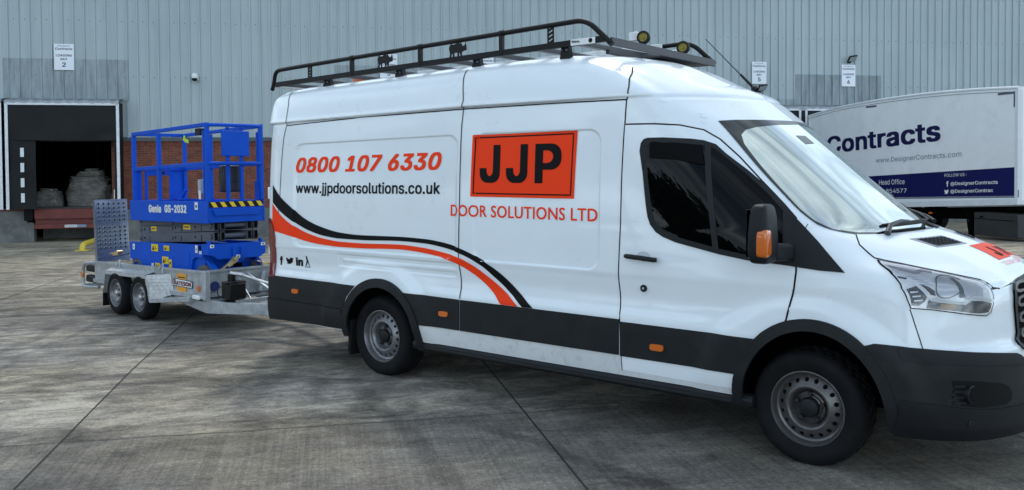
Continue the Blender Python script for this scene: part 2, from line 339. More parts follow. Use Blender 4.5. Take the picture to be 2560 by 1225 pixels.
# ---------------------------------------------------------------- van body surface
# Control net: one row per height; columns run round the half outline (y<0 side):
# rear centre, rear, rear corner (3), side (5), front corner (3), front, front centre
def _row(z, W, xr, w25, c9, c10, c11, c12, c13):
    rc = .13
    w0 = max(W - .012, 0)
    ins = min(W, rc)
    return (z, [(xr, 0), (xr + .005, -.6*W), (xr + .02, -max(W - rc, 0)*1.0), (xr + .3*ins*.5 + .015, -(W - .3*ins)),
                (xr + 1.1*ins, -w0), (-.9 if W > .5 else -.6, -W), (0, -W), (1.5, -W), (2.4, -w25), c9, c10, c11, c12, (c13, 0)])
NET = [
 _row(.28, .975, -1.58, .975, (3.40, -.975), (4.22, -.955), (4.56, -.82), (4.78, -.45), 4.85),
 _row(.36, 1.000, -1.61, 1.000, (3.40, -1.000), (4.24, -.985), (4.60, -.84), (4.81, -.45), 4.88),
 _row(.50, 1.010, -1.615, 1.010, (3.40, -1.010), (4.26, -.995), (4.61, -.84), (4.815, -.45), 4.885),
 _row(.66, 1.010, -1.615, 1.010, (3.40, -1.010), (4.28, -.995), (4.61, -.84), (4.81, -.45), 4.875),
 _row(.76, 1.008, -1.615, 1.008, (3.40, -1.008), (4.28, -.992), (4.60, -.835), (4.80, -.45), 4.86),
 _row(.80, 1.003, -1.60, 1.003, (3.40, -1.003), (4.28, -.985), (4.58, -.83), (4.765, -.45), 4.825),
 _row(.92, .990, -1.605, .990, (3.40, -.990), (4.27, -.972), (4.57, -.828), (4.75, -.45), 4.81),
 _row(1.02, .992, -1.605, .992, (3.40, -.992), (4.26, -.962), (4.555, -.825), (4.74, -.45), 4.80),
 _row(1.07, 1.000, -1.61, 1.000, (3.40, -.996), (4.24, -.955), (4.54, -.82), (4.73, -.45), 4.795),
 _row(1.12, .999, -1.61, .999, (3.38, -.992), (4.20, -.948), (4.50, -.815), (4.715, -.45), 4.785),
 _row(1.17, .998, -1.61, .997, (3.34, -.988), (4.12, -.938), (4.40, -.81), (4.655, -.45), 4.745),
 _row(1.23, .997, -1.615, .995, (3.30, -.984), (3.98, -.925), (4.20, -.81), (4.53, -.45), 4.645),
 _row(1.30, .996, -1.62, .992, (3.24, -.978), (3.84, -.912), (4.05, -.82), (4.36, -.45), 4.49),
 _row(1.36, .994, -1.62, .990, (3.20, -.972), (3.72, -.902), (3.92, -.825), (4.17, -.45), 4.31),
 _row(1.40, .993, -1.62, .988, (3.16, -.968), (3.64, -.898), (3.83, -.822), (4.06, -.45), 4.165),
 _row(1.44, .992, -1.62, .987, (3.13, -.965), (3.58, -.895), (3.76, -.818), (4.00, -.45), 4.095),
 _row(1.64, .985, -1.62, .980, (3.01, -.950), (3.37, -.878), (3.52, -.79), (3.75, -.45), 3.845),
 _row(1.89, .972, -1.62, .966, (2.88, -.930), (3.13, -.858), (3.26, -.765), (3.46, -.45), 3.555),
 _row(2.10, .957, -1.62, .950, (2.76, -.910), (2.93, -.838), (3.06, -.745), (3.22, -.45), 3.305),
 _row(2.225, .946, -1.615, .938, (2.68, -.896), (2.80, -.826), (2.90, -.738), (3.07, -.45), 3.15),
 _row(2.25, .9435, -1.615, .935, (2.66, -.893), (2.77, -.824), (2.87, -.737), (3.04, -.45), 3.12),
 _row(2.268, .939, -1.61, .934, (2.64, -.892), (2.74, -.822), (2.84, -.736), (3.01, -.45), 3.09),
 _row(2.285, .968, -1.63, .946, (2.64, -.895), (2.73, -.822), (2.83, -.736), (3.0, -.45), 3.08),
 _row(2.32, .958, -1.635, .940, (2.60, -.890), (2.68, -.818), (2.78, -.734), (2.95, -.45), 3.03),
 _row(2.42, .934, -1.64, .917, (2.44, -.868), (2.50, -.806), (2.60, -.726), (2.69, -.45), 2.755),
 _row(2.52, .902, -1.635, .880, (2.22, -.845), (2.30, -.785), (2.40, -.712), (2.51, -.44), 2.57),
 _row(2.57, .868, -1.61, .85, (2.05, -.818), (2.14, -.762), (2.25, -.695), (2.39, -.43), 2.45),
 _row(2.61, .800, -1.53, .785, (1.95, -.775), (2.05, -.728), (2.14, -.665), (2.28, -.40), 2.33),
 _row(2.64, .690, -1.36, .685, (1.80, -.67), (1.90, -.61), (1.97, -.53), (2.09, -.34), 2.14),
 _row(2.662, .50, -1.22, .49, (1.56, -.47), (1.64, -.42), (1.70, -.36), (1.80, -.22), 1.86),
 _row(2.674, .25, -.95, .24, (1.1, -.23), (1.14, -.2), (1.18, -.16), (1.24, -.09), 1.26),
 _row(2.678, .02, -.5, .02, (.62, -.018), (.64, -.015), (.66, -.012), (.68, -.006), .69),
]
for _z, _r in NET:                 # keep the side columns in order where the front recedes
    for _i in (8, 7, 6, 5):
        if _r[_i][0] > _r[_i+1][0] - .12:
            _r[_i] = (_r[_i+1][0] - (.35 if _i < 8 else .25), _r[_i][1])

def pchip(x, y, xq):
    x = np.asarray(x, float); y = np.asarray(y, float)
    h = np.diff(x); d = np.diff(y, axis=0)/h.reshape((-1,) + (1,)*(y.ndim-1))
    m = np.zeros_like(y)
    hh = h.reshape((-1,) + (1,)*(y.ndim-1))
    w1 = 2*hh[1:] + hh[:-1]; w2 = hh[1:] + 2*hh[:-1]
    with np.errstate(divide='ignore', invalid='ignore'):
        mm = (w1 + w2)/(w1/d[:-1] + w2/d[1:])
    m[1:-1] = np.where(d[:-1]*d[1:] > 0, np.nan_to_num(mm), 0)
    m[0] = d[0]; m[-1] = d[-1]
    k = np.clip(np.searchsorted(x, xq) - 1, 0, len(x)-2)
    s = ((xq - x[k])/h[k]).reshape((-1,) + (1,)*(y.ndim-1)); H = hh[k]
    return ((1+2*s)*(1-s)**2*y[k] + s*(1-s)**2*H*m[k] + s*s*(3-2*s)*y[k+1] + s*s*(s-1)*H*m[k+1])

def smooth(a, b, x):
    s = np.clip((x-a)/(b-a), 0, 1); return s*s*(3-2*s)

HUBZ = .338; WB = 3.75
def _rrect(x, z, x0, x1, z0, z1, r):
    qx = np.abs(x-(x0+x1)/2) - (x1-x0)/2 + r; qz = np.abs(z-(z0+z1)/2) - (z1-z0)/2 + r
    return np.minimum(np.maximum(qx, qz), 0) + np.hypot(np.maximum(qx, 0), np.maximum(qz, 0)) - r

def bulge(x, z):
    """outward relief of the pressed side panels: wheel eyebrows, sunk panels, swage"""
    o = np.zeros_like(x)
    for hx in (0, WB):
        r = np.hypot((x-hx)*.92, z-HUBZ)
        o += .022*smooth(.70, .585, r)*smooth(.30, .5, z)
    for (x0, x1, z0, z1) in ((-1.16, .93, 1.075, 2.06), (1.12, 2.29, 1.075, 2.06)):
        o -= .012*smooth(.0045, -.0045, _rrect(x, z, x0, x1, z0, z1, .10))
    o -= .007*smooth(.0035, -.0035, _rrect(x, z, -.52, .92, .925, 1.035, .012))
    o += .006*smooth(.0035, -.0035, _rrect(x, z, -.46, .92, .965, .995, .012))
    # long soft hollow above the cladding, fading at the eyebrows
    far = np.minimum(np.hypot(x, z-HUBZ), np.hypot(x-WB, z-HUBZ))
    o -= .010*smooth(.78, .84, z)*smooth(1.03, .90, z)*smooth(.62, .95, far)*smooth(-1.6, -1.3, x)*smooth(4.2, 3.6, x)
    return o

_zs = np.array([r[0] for r in NET]); _cols = np.array([r[1] for r in NET])      # (nz,14,2)
NT = 14
TQ = np.concatenate([np.linspace(0, 2, 14, endpoint=False), np.linspace(2, 4, 22, endpoint=False), np.linspace(4, 5, 30, endpoint=False),
                     np.linspace(5, 9, 520, endpoint=False), np.linspace(9, 11, 80, endpoint=False), np.linspace(11, 13, 50)])
ZQ = np.unique(np.concatenate([np.linspace(.28, 1.16, 150), np.linspace(1.16, 2.2, 160), np.linspace(2.2, 2.34, 36), np.linspace(2.34, 2.6, 30), np.linspace(2.6, 2.678, 26)]).round(5))
_zc = pchip(_zs, _cols, ZQ)                        # (Nz,14,2)
# use a chord-length parameter per row so columns blend smoothly, but sample it at fixed column fractions
_G = pchip(np.arange(NT), np.transpose(_zc, (1, 0, 2)), TQ)   # (Nt,Nz,2)
GX = _G[..., 0].copy(); GY = _G[..., 1].copy(); GZ = np.repeat(ZQ[None, :], len(TQ), 0).copy()
_sidew = smooth(3.6, 4.4, TQ)[:, None]*smooth(12.0, 10.6, TQ)[:, None]
GY -= bulge(GX, GZ)*_sidew
GZ += -.0165*np.maximum(0, 1-GX)*np.clip((GZ-.75)/1.5, 0, 1.2)
_A = np.stack([GX, GY, GZ], -1)                    # even out the curvature of the roof shell above the gutter
_wz = (smooth(2.30, 2.36, ZQ)*smooth(2.678, 2.668, ZQ))[None, :, None]; _wt = smooth(8.6, 9.4, TQ)[:, None, None]*smooth(13.0, 12.9, TQ)[:, None, None]
for _ in range(40):
    _B = _A.copy(); _B[:, 1:-1] = (_A[:, :-2]+2*_A[:, 1:-1]+_A[:, 2:])/4; _A = _A+(_B-_A)*_wz
    _B = _A.copy(); _B[1:-1] = (_A[:-2]+2*_A[1:-1]+_A[2:])/4; _A = _A+(_B-_A)*_wz*_wt
GX, GY, GZ = _A[..., 0], _A[..., 1], _A[..., 2]
GRID = np.stack([GX, GY, GZ], -1)                  # (Nt,Nz,3)

def _bil(A, t, z):
    i = np.clip(np.searchsorted(TQ, t, side='right')-1, 0, len(TQ)-2); j = np.clip(np.searchsorted(ZQ, z, side='right')-1, 0, len(ZQ)-2)
    a = ((t-TQ[i])/(TQ[i+1]-TQ[i]))[:, None]; b = ((z-ZQ[j])/(ZQ[j+1]-ZQ[j]))[:, None]
    return A[i, j]*(1-a)*(1-b) + A[i+1, j]*a*(1-b) + A[i, j+1]*(1-a)*b + A[i+1, j+1]*a*b
_du = np.gradient(GRID, axis=0); _dv = np.gradient(GRID, axis=1)
NRM = np.cross(_du, _dv); NRM /= np.linalg.norm(NRM, axis=-1, keepdims=True) + 1e-12
def surf(t, z, off=0.):
    """points on the body at column t and net height z, pushed out by off"""
    t = np.asarray(t, float).ravel(); z = np.asarray(z, float).ravel()
    n = _bil(NRM, t, z); n /= np.linalg.norm(n, axis=1, keepdims=True) + 1e-12
    return _bil(GRID, t, z) + n*off
def tx(x, z):
    """column parameter of side point x at net height z"""
    x = np.asarray(x, float).ravel(); z = np.asarray(z, float).ravel()
    j = np.clip(np.searchsorted(ZQ, z), 0, len(ZQ)-1)
    lo = np.full(len(x), 3.2); hi = np.full(len(x), 12.9)
    for _ in range(34):
        m = (lo+hi)/2; xm = _bil(GRID, m, z)[:, 0]
        hi = np.where(xm > x, m, hi); lo = np.where(xm > x, lo, m)
    return (lo+hi)/2
# ---------------------------------------------------------------- yard and warehouse
WANG = math.radians(51.139); WD = Vector((math.cos(WANG), math.sin(WANG), 0)); WN = Vector((-math.sin(WANG), math.cos(WANG), 0))
WO = Vector((-18.3543, 13.2622, -.70)); WROT = Matrix.Rotation(WANG, 3, 'Z')
def gz(dd): return -.0225*min(22.5, max(0, 22.5-dd))
def yard(s, dd, h=0.):
    """world point s metres along the wall and dd metres in front of it, h above the concrete"""
    p = WO + WD*s - WN*dd; return Vector((p.x, p.y, gz(dd)+h))
def ground_material():
    m = bpy.data.materials.new('yard_concrete'); m.use_nodes = True; n = m.node_tree.nodes; l = m.node_tree.links.new
    b = n['Principled BSDF']; tc = n.new('ShaderNodeTexCoord')
    def mapping(sc, rot=0, loc=(0, 0, 0)):
        q = n.new('ShaderNodeMapping'); q.inputs['Scale'].default_value = sc; q.inputs['Rotation'].default_value = (0, 0, rot); q.inputs['Location'].default_value = loc
        l(tc.outputs['UV'], q.inputs['Vector']); return q.outputs[0]
    def noise(v, s, d=6, r=.6, dist=0):
        t = n.new('ShaderNodeTexNoise'); t.inputs['Scale'].default_value = s; t.inputs['Detail'].default_value = d; t.inputs['Roughness'].default_value = r; t.inputs['Distortion'].default_value = dist
        l(v, t.inputs['Vector']); return t.outputs['Fac']
    def ramp(f, p0, p1, c0=0., c1=1.):
        r = n.new('ShaderNodeMapRange'); r.interpolation_type = 'SMOOTHSTEP'; l(f, r.inputs[0])
        r.inputs[1].default_value = p0; r.inputs[2].default_value = p1; r.inputs[3].default_value = c0; r.inputs[4].default_value = c1; return r.outputs[0]
    def math_(op, a, bb):
        q = n.new('ShaderNodeMath'); q.operation = op
        for i, x in enumerate((a, bb)):
            if isinstance(x, (int, float)): q.inputs[i].default_value = x
            else: l(x, q.inputs[i])
        return q.outputs[0]
    sep = n.new('ShaderNodeSeparateXYZ'); l(tc.outputs['UV'], sep.inputs[0]); s_, d_ = sep.outputs[0], sep.outputs[1]
    big = noise(mapping((.30, .42, 1)), 1, 7, .62, .5)
    streak = noise(mapping((.75, 1.3, 1), .10), 2.1, 12, .77, .7)
    streak2 = noise(mapping((1.0, 3.4, 1), -.14, (9, 3, 0)), 2.3, 11, .77, .6)
    fine = noise(mapping((1, 1, 1)), 30, 7, .78)
    speck = noise(mapping((1, 1, 1), 0, (3, 1, 0)), 95, 3, .7)
    blot = noise(mapping((.9, 1.2, 1), .3, (4, 7, 0)), 1.9, 10, .70, .7)
    blot2 = noise(mapping((1.5, 2.6, 1), .9, (2, 17, 0)), 2.0, 10, .72, .4)
    # slabs differ: bay 3.05 m wide, cross joints every 5.6 m
    cx = math_('FLOOR', math_('DIVIDE', math_('ADD', s_, 1.73), 3.07), 0); cy = math_('FLOOR', math_('DIVIDE', math_('SUBTRACT', d_, 13.5), 5.6), 0)
    cmb = n.new('ShaderNodeCombineXYZ'); l(cx, cmb.inputs[0]); l(cy, cmb.inputs[1])
    wn = n.new('ShaderNodeTexWhiteNoise'); l(cmb.outputs[0], wn.inputs['Vector'])
    # broom marks across the nearest slabs
    near = ramp(d_, 24.60, 24.68)
    broom = noise(mapping((30, .4, 1), .02), 1, 4, .75)
    v = math_('MULTIPLY', ramp(big, .25, .75, -.5, .5), .34)
    v = math_('ADD', v, math_('MULTIPLY', ramp(streak, .25, .75, -.5, .5), math_('SUBTRACT', .80, math_('MULTIPLY', near, .40))))
    v = math_('ADD', v, math_('MULTIPLY', ramp(streak2, .3, .7, -.5, .5), math_('SUBTRACT', .34, math_('MULTIPLY', near, .18))))
    v = math_('ADD', v, math_('MULTIPLY', math_('SUBTRACT', fine, .5), 1.05))
    v = math_('ADD', v, math_('MULTIPLY', math_('SUBTRACT', speck, .5), 1.0))
    # tyre tracks: soft dark bands in (s, d), broken up by the grain
    def track(s0, d0, s1, d1, w, amt):
        L_ = math.hypot(s1-s0, d1-d0); nx, ny = (d1-d0)/L_, -(s1-s0)/L_
        dist = math_('ABSOLUTE', math_('ADD', math_('ADD', math_('MULTIPLY', s_, nx), math_('MULTIPLY', d_, ny)), math_('ADD', math_('MULTIPLY', math_('SUBTRACT', big, .5), .9), -(s0*nx+d0*ny))), 0)
        along = math_('ADD', math_('MULTIPLY', s_, (s1-s0)/L_), math_('SUBTRACT', math_('MULTIPLY', d_, (d1-d0)/L_), (s0*(s1-s0)+d0*(d1-d0))/L_))
        k = math_('MULTIPLY', ramp(dist, w, w*.35), math_('MULTIPLY', ramp(along, -.3, .3), ramp(along, L_+.3, L_-.3)))
        return math_('MULTIPLY', k, math_('MULTIPLY', ramp(streak, .35, .6, .35, 1.), amt))
    for t_ in ((-3.6, 25.5, -3.1, 19.0, .10, .22), (-3.25, 25.5, -2.75, 19.0, .06, .16), (-.6, 24.6, -.2, 20, .13, .2), (.9, 27.5, .1, 22.5, .12, .2), (.2, 24.4, .75, 22.8, .16, .26), (2.3, 27, 1.0, 24.8, .09, .24), (-12, 16.5, -3, 18.6, .16, .2), (-12, 10, -4.5, 15.5, .2, .25), (-11, 7, -6, 12, .22, .22)): v = math_('SUBTRACT', v, track(*t_))
    v = math_('ADD', v, math_('MULTIPLY', math_('SUBTRACT', wn.outputs[0], .5), .12))
    v = math_('ADD', v, math_('MULTIPLY', math_('MULTIPLY', ramp(broom, .35, .65, -.5, .5), near), .14))
    v = math_('SUBTRACT', v, math_('MULTIPLY', ramp(blot, .54, .72), .30))
    v = math_('SUBTRACT', v, math_('MULTIPLY', ramp(blot2, .58, .74), .24))
    v = math_('ADD', v, math_('MULTIPLY', ramp(d_, 22, 12), .16))
    v = math_('SUBTRACT', v, math_('MULTIPLY', near, .05))
    # lighter worn band just behind the near cross joint, dirt along that joint
    v = math_('ADD', v, math_('MULTIPLY', math_('MULTIPLY', ramp(d_, 23.0, 23.7), ramp(d_, 24.5, 24.1)), .26))
    cr = n.new('ShaderNodeValToRGB'); e = cr.color_ramp.elements; e[0].position = 0; e[0].color = (.050, .045, .040, 1); e[1].position = 1; e[1].color = (.50, .46, .385, 1)
    k = e.new(.36); k.color = (.135, .124, .110, 1); k = e.new(.66); k.color = (.255, .235, .202, 1)
    l(math_('ADD', v, .5), cr.inputs[0])
    # tan tint in patches
    tan = n.new('ShaderNodeMix'); tan.data_type = 'RGBA'; tan.blend_type = 'MULTIPLY'; tan.inputs[7].default_value = (1.05, 1.0, .88, 1)
    l(cr.outputs[0], tan.inputs[6]); l(math_('ADD', ramp(noise(mapping((.35, .5, 1), 0, (31, 8, 0)), 1, 4), .42, .66), math_('MULTIPLY', ramp(d_, 20, 12), .8)), tan.inputs['Factor']); tan.clamp_factor = True
    l(tan.outputs[2], b.inputs['Base Color'])
    l(ramp(blot, .5, .75, .85, .6), b.inputs['Roughness']); b.inputs['Specular IOR Level'].default_value = .22
    bp = n.new('ShaderNodeBump'); bp.inputs['Strength'].default_value = .35; bp.inputs['Distance'].default_value = .006
    l(math_('ADD', fine, math_('MULTIPLY', broom, near)), bp.inputs['Height']); l(bp.outputs[0], b.inputs['Normal'])
    return m
GROUND = ground_material()
def ground():
    ss = [-400, -120, -60, -30, 0, 30, 60, 120, 400]; dds = [-60, -.001, 6, 12, 18, 21, 22, 22.5, 23, 24, 28, 40, 90, 200, 600]
    vs = [tuple(yard(s, d)) for d in dds for s in ss]; n = len(ss)
    fs = [(i*n+j, (i+1)*n+j, (i+1)*n+j+1, i*n+j+1) for i in range(len(dds)-1) for j in range(n-1)]
    me = bpy.data.meshes.new('ground'); me.from_pydata(vs, [], fs)
    uv = me.uv_layers.new(name='metres'); co = [(s, d) for d in dds for s in ss]
    for lp in me.loops: uv.data[lp.index].uv = co[lp.vertex_index]
    o = link_mesh('ground', me, GROUND, smooth_deg=0); o['kind'] = 'structure'
    bm = bmesh.new(); bm.from_mesh(me); bmesh.ops.recalc_face_normals(bm, faces=bm.faces)
    if bm.faces[0].normal.z < 0: bmesh.ops.reverse_faces(bm, faces=bm.faces)
    bm.to_mesh(me); bm.free()
ground()
JOINT = mat('joint_sealant', (.012, .012, .013), .8)
def joint(name, pts, w):
    """dark sealed joint laid on the slabs, pts in (s, dd)"""
    vs = []; fs = []
    for i, (s, d) in enumerate(pts):
        a = Vector(pts[min(i+1, len(pts)-1)]) - Vector(pts[max(i-1, 0)]); a.normalize(); nx, ny = -a.y*w/2, a.x*w/2
        vs += [tuple(yard(s+nx, d+ny, .004)), tuple(yard(s-nx, d-ny, .004))]
        if i: k = 2*i; fs.append((k-2, k-1, k+1, k))
    me = bpy.data.meshes.new(name); me.from_pydata(vs, [], fs); o = link_mesh(name, me, JOINT, smooth_deg=0); o['kind'] = 'structure'
rnd = random.Random(3)
def wob(s0, s1, d, amp, n=60): return [(s0+(s1-s0)*i/n, d+rnd.uniform(-amp, amp)) for i in range(n+1)]
for s in (-10.95, -7.88, -4.8, -1.73, 1.40, 4.45, 7.5, 10.6):
    joint('expansion_joint', [(s+(.09 if s == -1.73 else 0)*(1-d/22), d) for d in (1, 8, 13.5, 19.7, 22.5, 24.65, 32, 60)], .0115)
joint('slab_crack', wob(-14, 4.2, 24.65, .012, 130), .007)
joint('slab_crack', wob(-14, 4.5, 19.72, .02, 90), .012)
joint('slab_crack', wob(-16, 12, 13.5, .02, 60), .010)

# ---- warehouse
def clad_material():
    m = mat('grey_green_cladding', (.215, .268, .282), .42, metal=.0, coat=.0)
    n = m.node_tree.nodes; l = m.node_tree.links.new; b = n['Principled BSDF']; tc = n.new('ShaderNodeTexCoord')
    def noise(sc, d, loc=(0, 0, 0)):
        q = n.new('ShaderNodeMapping'); q.inputs['Scale'].default_value = sc; q.inputs['Location'].default_value = loc; l(tc.outputs['Object'], q.inputs[0])
        t = n.new('ShaderNodeTexNoise'); t.inputs['Scale'].default_value = 1; t.inputs['Detail'].default_value = d; t.inputs['Roughness'].default_value = .6; l(q.outputs[0], t.inputs[0]); return t.outputs[0]
    a = noise((3.1, 3, .12), 5); c = noise((.25, .2, .3), 4, (5, 0, 2)); st = noise((14, 5, .5), 6, (0, 0, 9))
    r = n.new('ShaderNodeValToRGB'); r.color_ramp.elements[0].color = (.32, .385, .41, 1); r.color_ramp.elements[1].color = (.44, .51, .53, 1)
    r.color_ramp.elements[0].position = .3; r.color_ramp.elements[1].position = .7
    x = n.new('ShaderNodeMix'); x.data_type = 'FLOAT'; x.inputs[0].default_value = .5; l(a, x.inputs[2]); l(c, x.inputs[3]); l(x.outputs[0], r.inputs[0])
    y = n.new('ShaderNodeMix'); y.data_type = 'RGBA'; y.inputs[7].default_value = (.27, .315, .325, 1); l(r.outputs[0], y.inputs[6])
    q = n.new('ShaderNodeMapRange'); q.inputs[1].default_value = .55; q.inputs[2].default_value = .8; q.inputs[4].default_value = .6; l(st, q.inputs[0]); l(q.outputs[0], y.inputs[0])
    l(y.outputs[2], b.inputs['Base Color']); return m
CLAD = clad_material()
def stained(name, dark):
    m = mat(name, (.2, .23, .24), .5); n = m.node_tree.nodes; l = m.node_tree.links.new; b = n['Principled BSDF']; tc = n.new('ShaderNodeTexCoord')
    q = n.new('ShaderNodeMapping'); q.inputs['Scale'].default_value = (5, 5, .9); l(tc.outputs['Object'], q.inputs[0])
    t = n.new('ShaderNodeTexNoise'); t.inputs['Scale'].default_value = 1; t.inputs['Detail'].default_value = 7; t.inputs['Roughness'].default_value = .65; l(q.outputs[0], t.inputs[0])
    r = n.new('ShaderNodeValToRGB'); r.color_ramp.elements[0].position = .32; r.color_ramp.elements[1].position = .68
    r.color_ramp.elements[0].color = (.20*dark, .235*dark, .255*dark, 1); r.color_ramp.elements[1].color = (.36*dark, .43*dark, .45*dark, 1)
    l(t.outputs[0], r.inputs[0]); l(r.outputs[0], b.inputs['Base Color']); return m
STAIN = stained('stained_cladding', 1.0); STAIN2 = stained('stained_cladding_dark', .9)
def brick_material():
    m = mat('red_brick', (.2, .06, .04), .85); n = m.node_tree.nodes; l = m.node_tree.links.new; b = n['Principled BSDF']; tc = n.new('ShaderNodeTexCoord')
    sp_ = n.new('ShaderNodeSeparateXYZ'); l(tc.outputs['Object'], sp_.inputs[0]); cb = n.new('ShaderNodeCombineXYZ'); l(sp_.outputs[0], cb.inputs[0]); l(sp_.outputs[2], cb.inputs[1])
    br = n.new('ShaderNodeTexBrick'); br.inputs['Scale'].default_value = 1; br.inputs['Brick Width'].default_value = .225; br.inputs['Row Height'].default_value = .075
    br.inputs['Mortar Size'].default_value = .006; br.inputs['Color1'].default_value = (.21, .055, .032, 1); br.inputs['Color2'].default_value = (.115, .034, .024, 1); br.inputs['Mortar'].default_value = (.20, .135, .10, 1)
    br.inputs['Bias'].default_value = -.25
    l(cb.outputs[0], br.inputs['Vector'])
    t = n.new('ShaderNodeTexNoise'); t.inputs['Scale'].default_value = 5; t.inputs['Detail'].default_value = 6; l(tc.outputs['Object'], t.inputs[0])
    x = n.new('ShaderNodeMix'); x.data_type = 'RGBA'; x.blend_type = 'MULTIPLY'; x.inputs[0].default_value = .55; l(br.outputs[0], x.inputs[6])
    r = n.new('ShaderNodeValToRGB'); r.color_ramp.elements[0].color = (.45, .45, .45, 1); r.color_ramp.elements[1].color = (1.25, 1.2, 1.15, 1); r.color_ramp.elements[0].position = .3; r.color_ramp.elements[1].position = .7
    l(t.outputs[0], r.inputs[0]); l(r.outputs[0], x.inputs[7]); l(x.outputs[2], b.inputs['Base Color'])
    u = n.new('ShaderNodeBump'); u.inputs['Strength'].default_value = .6; u.inputs['Distance'].default_value = .008; u.invert = True; l(br.outputs['Fac'], u.inputs['Height']); l(u.outputs[0], b.inputs['Normal']); return m
BRICK = brick_material()
SOLDIER = mat('soldier_course_brick', (.17, .05, .032), .85, noise=(9, .45), bump=(20, .3))
CONC = mat('dock_wall_concrete', (.15, .155, .15), .85, noise=(2.2, .35), bump=(9, .4), dirt=(3, (.06, .06, .058), .8))
FLASH = mat('dark_grey_flashing', (.065, .075, .085), .5, noise=(4, .2))
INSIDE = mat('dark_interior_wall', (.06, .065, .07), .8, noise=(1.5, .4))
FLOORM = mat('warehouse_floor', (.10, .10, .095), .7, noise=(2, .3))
DOORM = mat('grey_sectional_door', (.20, .22, .24), .5, noise=(2, .1))
ALUW = mat('white_aluminium_trim', (.66, .69, .73), .4, metal=.2, noise=(9, .12), dirt=(4, (.3, .3, .3), .5))
bld = thing('warehouse', 'long warehouse with grey-green ribbed cladding above red brick and loading docks', 'warehouse', WO, WROT)
BAYS = [-11.60, -8.16, 2.15, 5.75, 16.1, 19.1]
OP = 1.28; ZB, ZT, ZTOP = 1.28, 3.5, 11.5; X0, X1 = -45., 62.
m = MB(); prof = []; pitch = .3233; k0 = int((X0+9.891)/pitch)-1; s = -9.891+k0*pitch
while s < X1:
    for a, d in ((-.030, 0), (-.024, -.055), (.010, -.055), (.034, 0), (.155, 0), (.161, -.004), (.170, -.004), (.176, 0)): prof.append((s+a, d))
    s += pitch
vs = [(a, d, z) for z in (ZT+.06, ZTOP) for a, d in prof]; n = len(prof)
m.add(vs, [(i, i+1, n+i+1, n+i) for i in range(n-1)])
m.build('ribbed_cladding', CLAD, bld, smooth_deg=0)
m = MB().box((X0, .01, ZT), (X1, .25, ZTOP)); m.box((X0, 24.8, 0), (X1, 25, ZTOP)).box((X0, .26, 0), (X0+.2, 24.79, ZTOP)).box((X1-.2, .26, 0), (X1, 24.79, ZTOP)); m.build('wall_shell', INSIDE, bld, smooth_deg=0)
MB().box((X0-.3, -.2, ZTOP), (X1+.3, 25.3, ZTOP+.3)).build('roof', FLASH, bld)
m = MB().box((X0, -.045, ZT-.06), (X1, .005, ZT+.075)); m.build('base_flashing', FLASH, bld)
m = MB(); m2 = MB(); m3 = MB(); edges = [X0] + [e for c in BAYS for e in (c-OP, c+OP)] + [X1]
for i in range(0, len(edges), 2):
    a, b_ = edges[i], edges[i+1]
    m.box((a, .02, ZB-.08), (b_, .24, ZT-.22)); m2.box((a, .0, 0), (b_, .26, ZB-.085))
    q = a
    while q < b_-.02: m3.box((q+.004, .016, ZT-.215), (min(q+.071, b_), .2, ZT-.004)); q += .075
m.build('brick_wall', BRICK, bld, smooth_deg=0); m3.build('soldier_course', SOLDIER, bld, smooth_deg=0)
for c in BAYS:       # low concrete under each dock with a pit in the middle
    m2.box((c-OP+.001, .001, 0), (c-OP+.2, .255, ZB-.45)).box((c+OP-.2, .001, 0), (c+OP-.001, .255, ZB-.45))
m2.build('concrete_plinth', CONC, bld, bevel=.01)
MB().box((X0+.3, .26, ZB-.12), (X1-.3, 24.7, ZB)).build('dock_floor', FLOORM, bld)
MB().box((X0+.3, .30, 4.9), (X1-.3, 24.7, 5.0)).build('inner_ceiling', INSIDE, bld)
for c in BAYS: MB().box((c-OP, 1.6, 0), (c+OP, 1.7, ZB-.13)).build('pit_wall', CONC, bld)
for i, c in enumerate(BAYS):
    if i in (1,): continue
    m = MB()
    for k in range(4): m.box((c-OP, .14, ZB+k*.56), (c+OP, .19, ZB+k*.56+.545))
    m.build('sectional_door', DOORM, bld, bevel=.006)
# row of fixing screws on the sheets
m = MB()
for zz in (5.55, 7.35, 9.1):
    s = -9.891+k0*pitch; j = 0
    while s < X1:
        if -14 < s < 40 and j % 5 != 3: m.disc((s+.17, -.012, zz+.012*math.sin(j*2.1)), .016, (0, 1, 0), .012, 8)
        s += pitch; j += 1
m.build('fixing_screws', GREYP, bld)
def patch(a, b_, z0, z1, mt):
    m = MB(); pr = [p for p in prof if a <= p[0] <= b_]; n = len(pr)
    m.add([(x, d-.008, z) for z in (z0, z1) for x, d in pr], [(i, i+1, n+i+1, n+i) for i in range(n-1)])
    m.build('replacement_sheet', mt, bld, smooth_deg=0)
patch(-10.15, -6.28, 4.72, 6.10, STAIN); patch(-13.9, -10.30, 4.72, 6.12, STAIN); patch(17.62, 21.35, 4.55, 6.0, STAIN2); patch(16.7, 17.7, 4.6, 5.05, STAIN)
patch(.3, 4.0, 4.7, 6.05, STAIN)

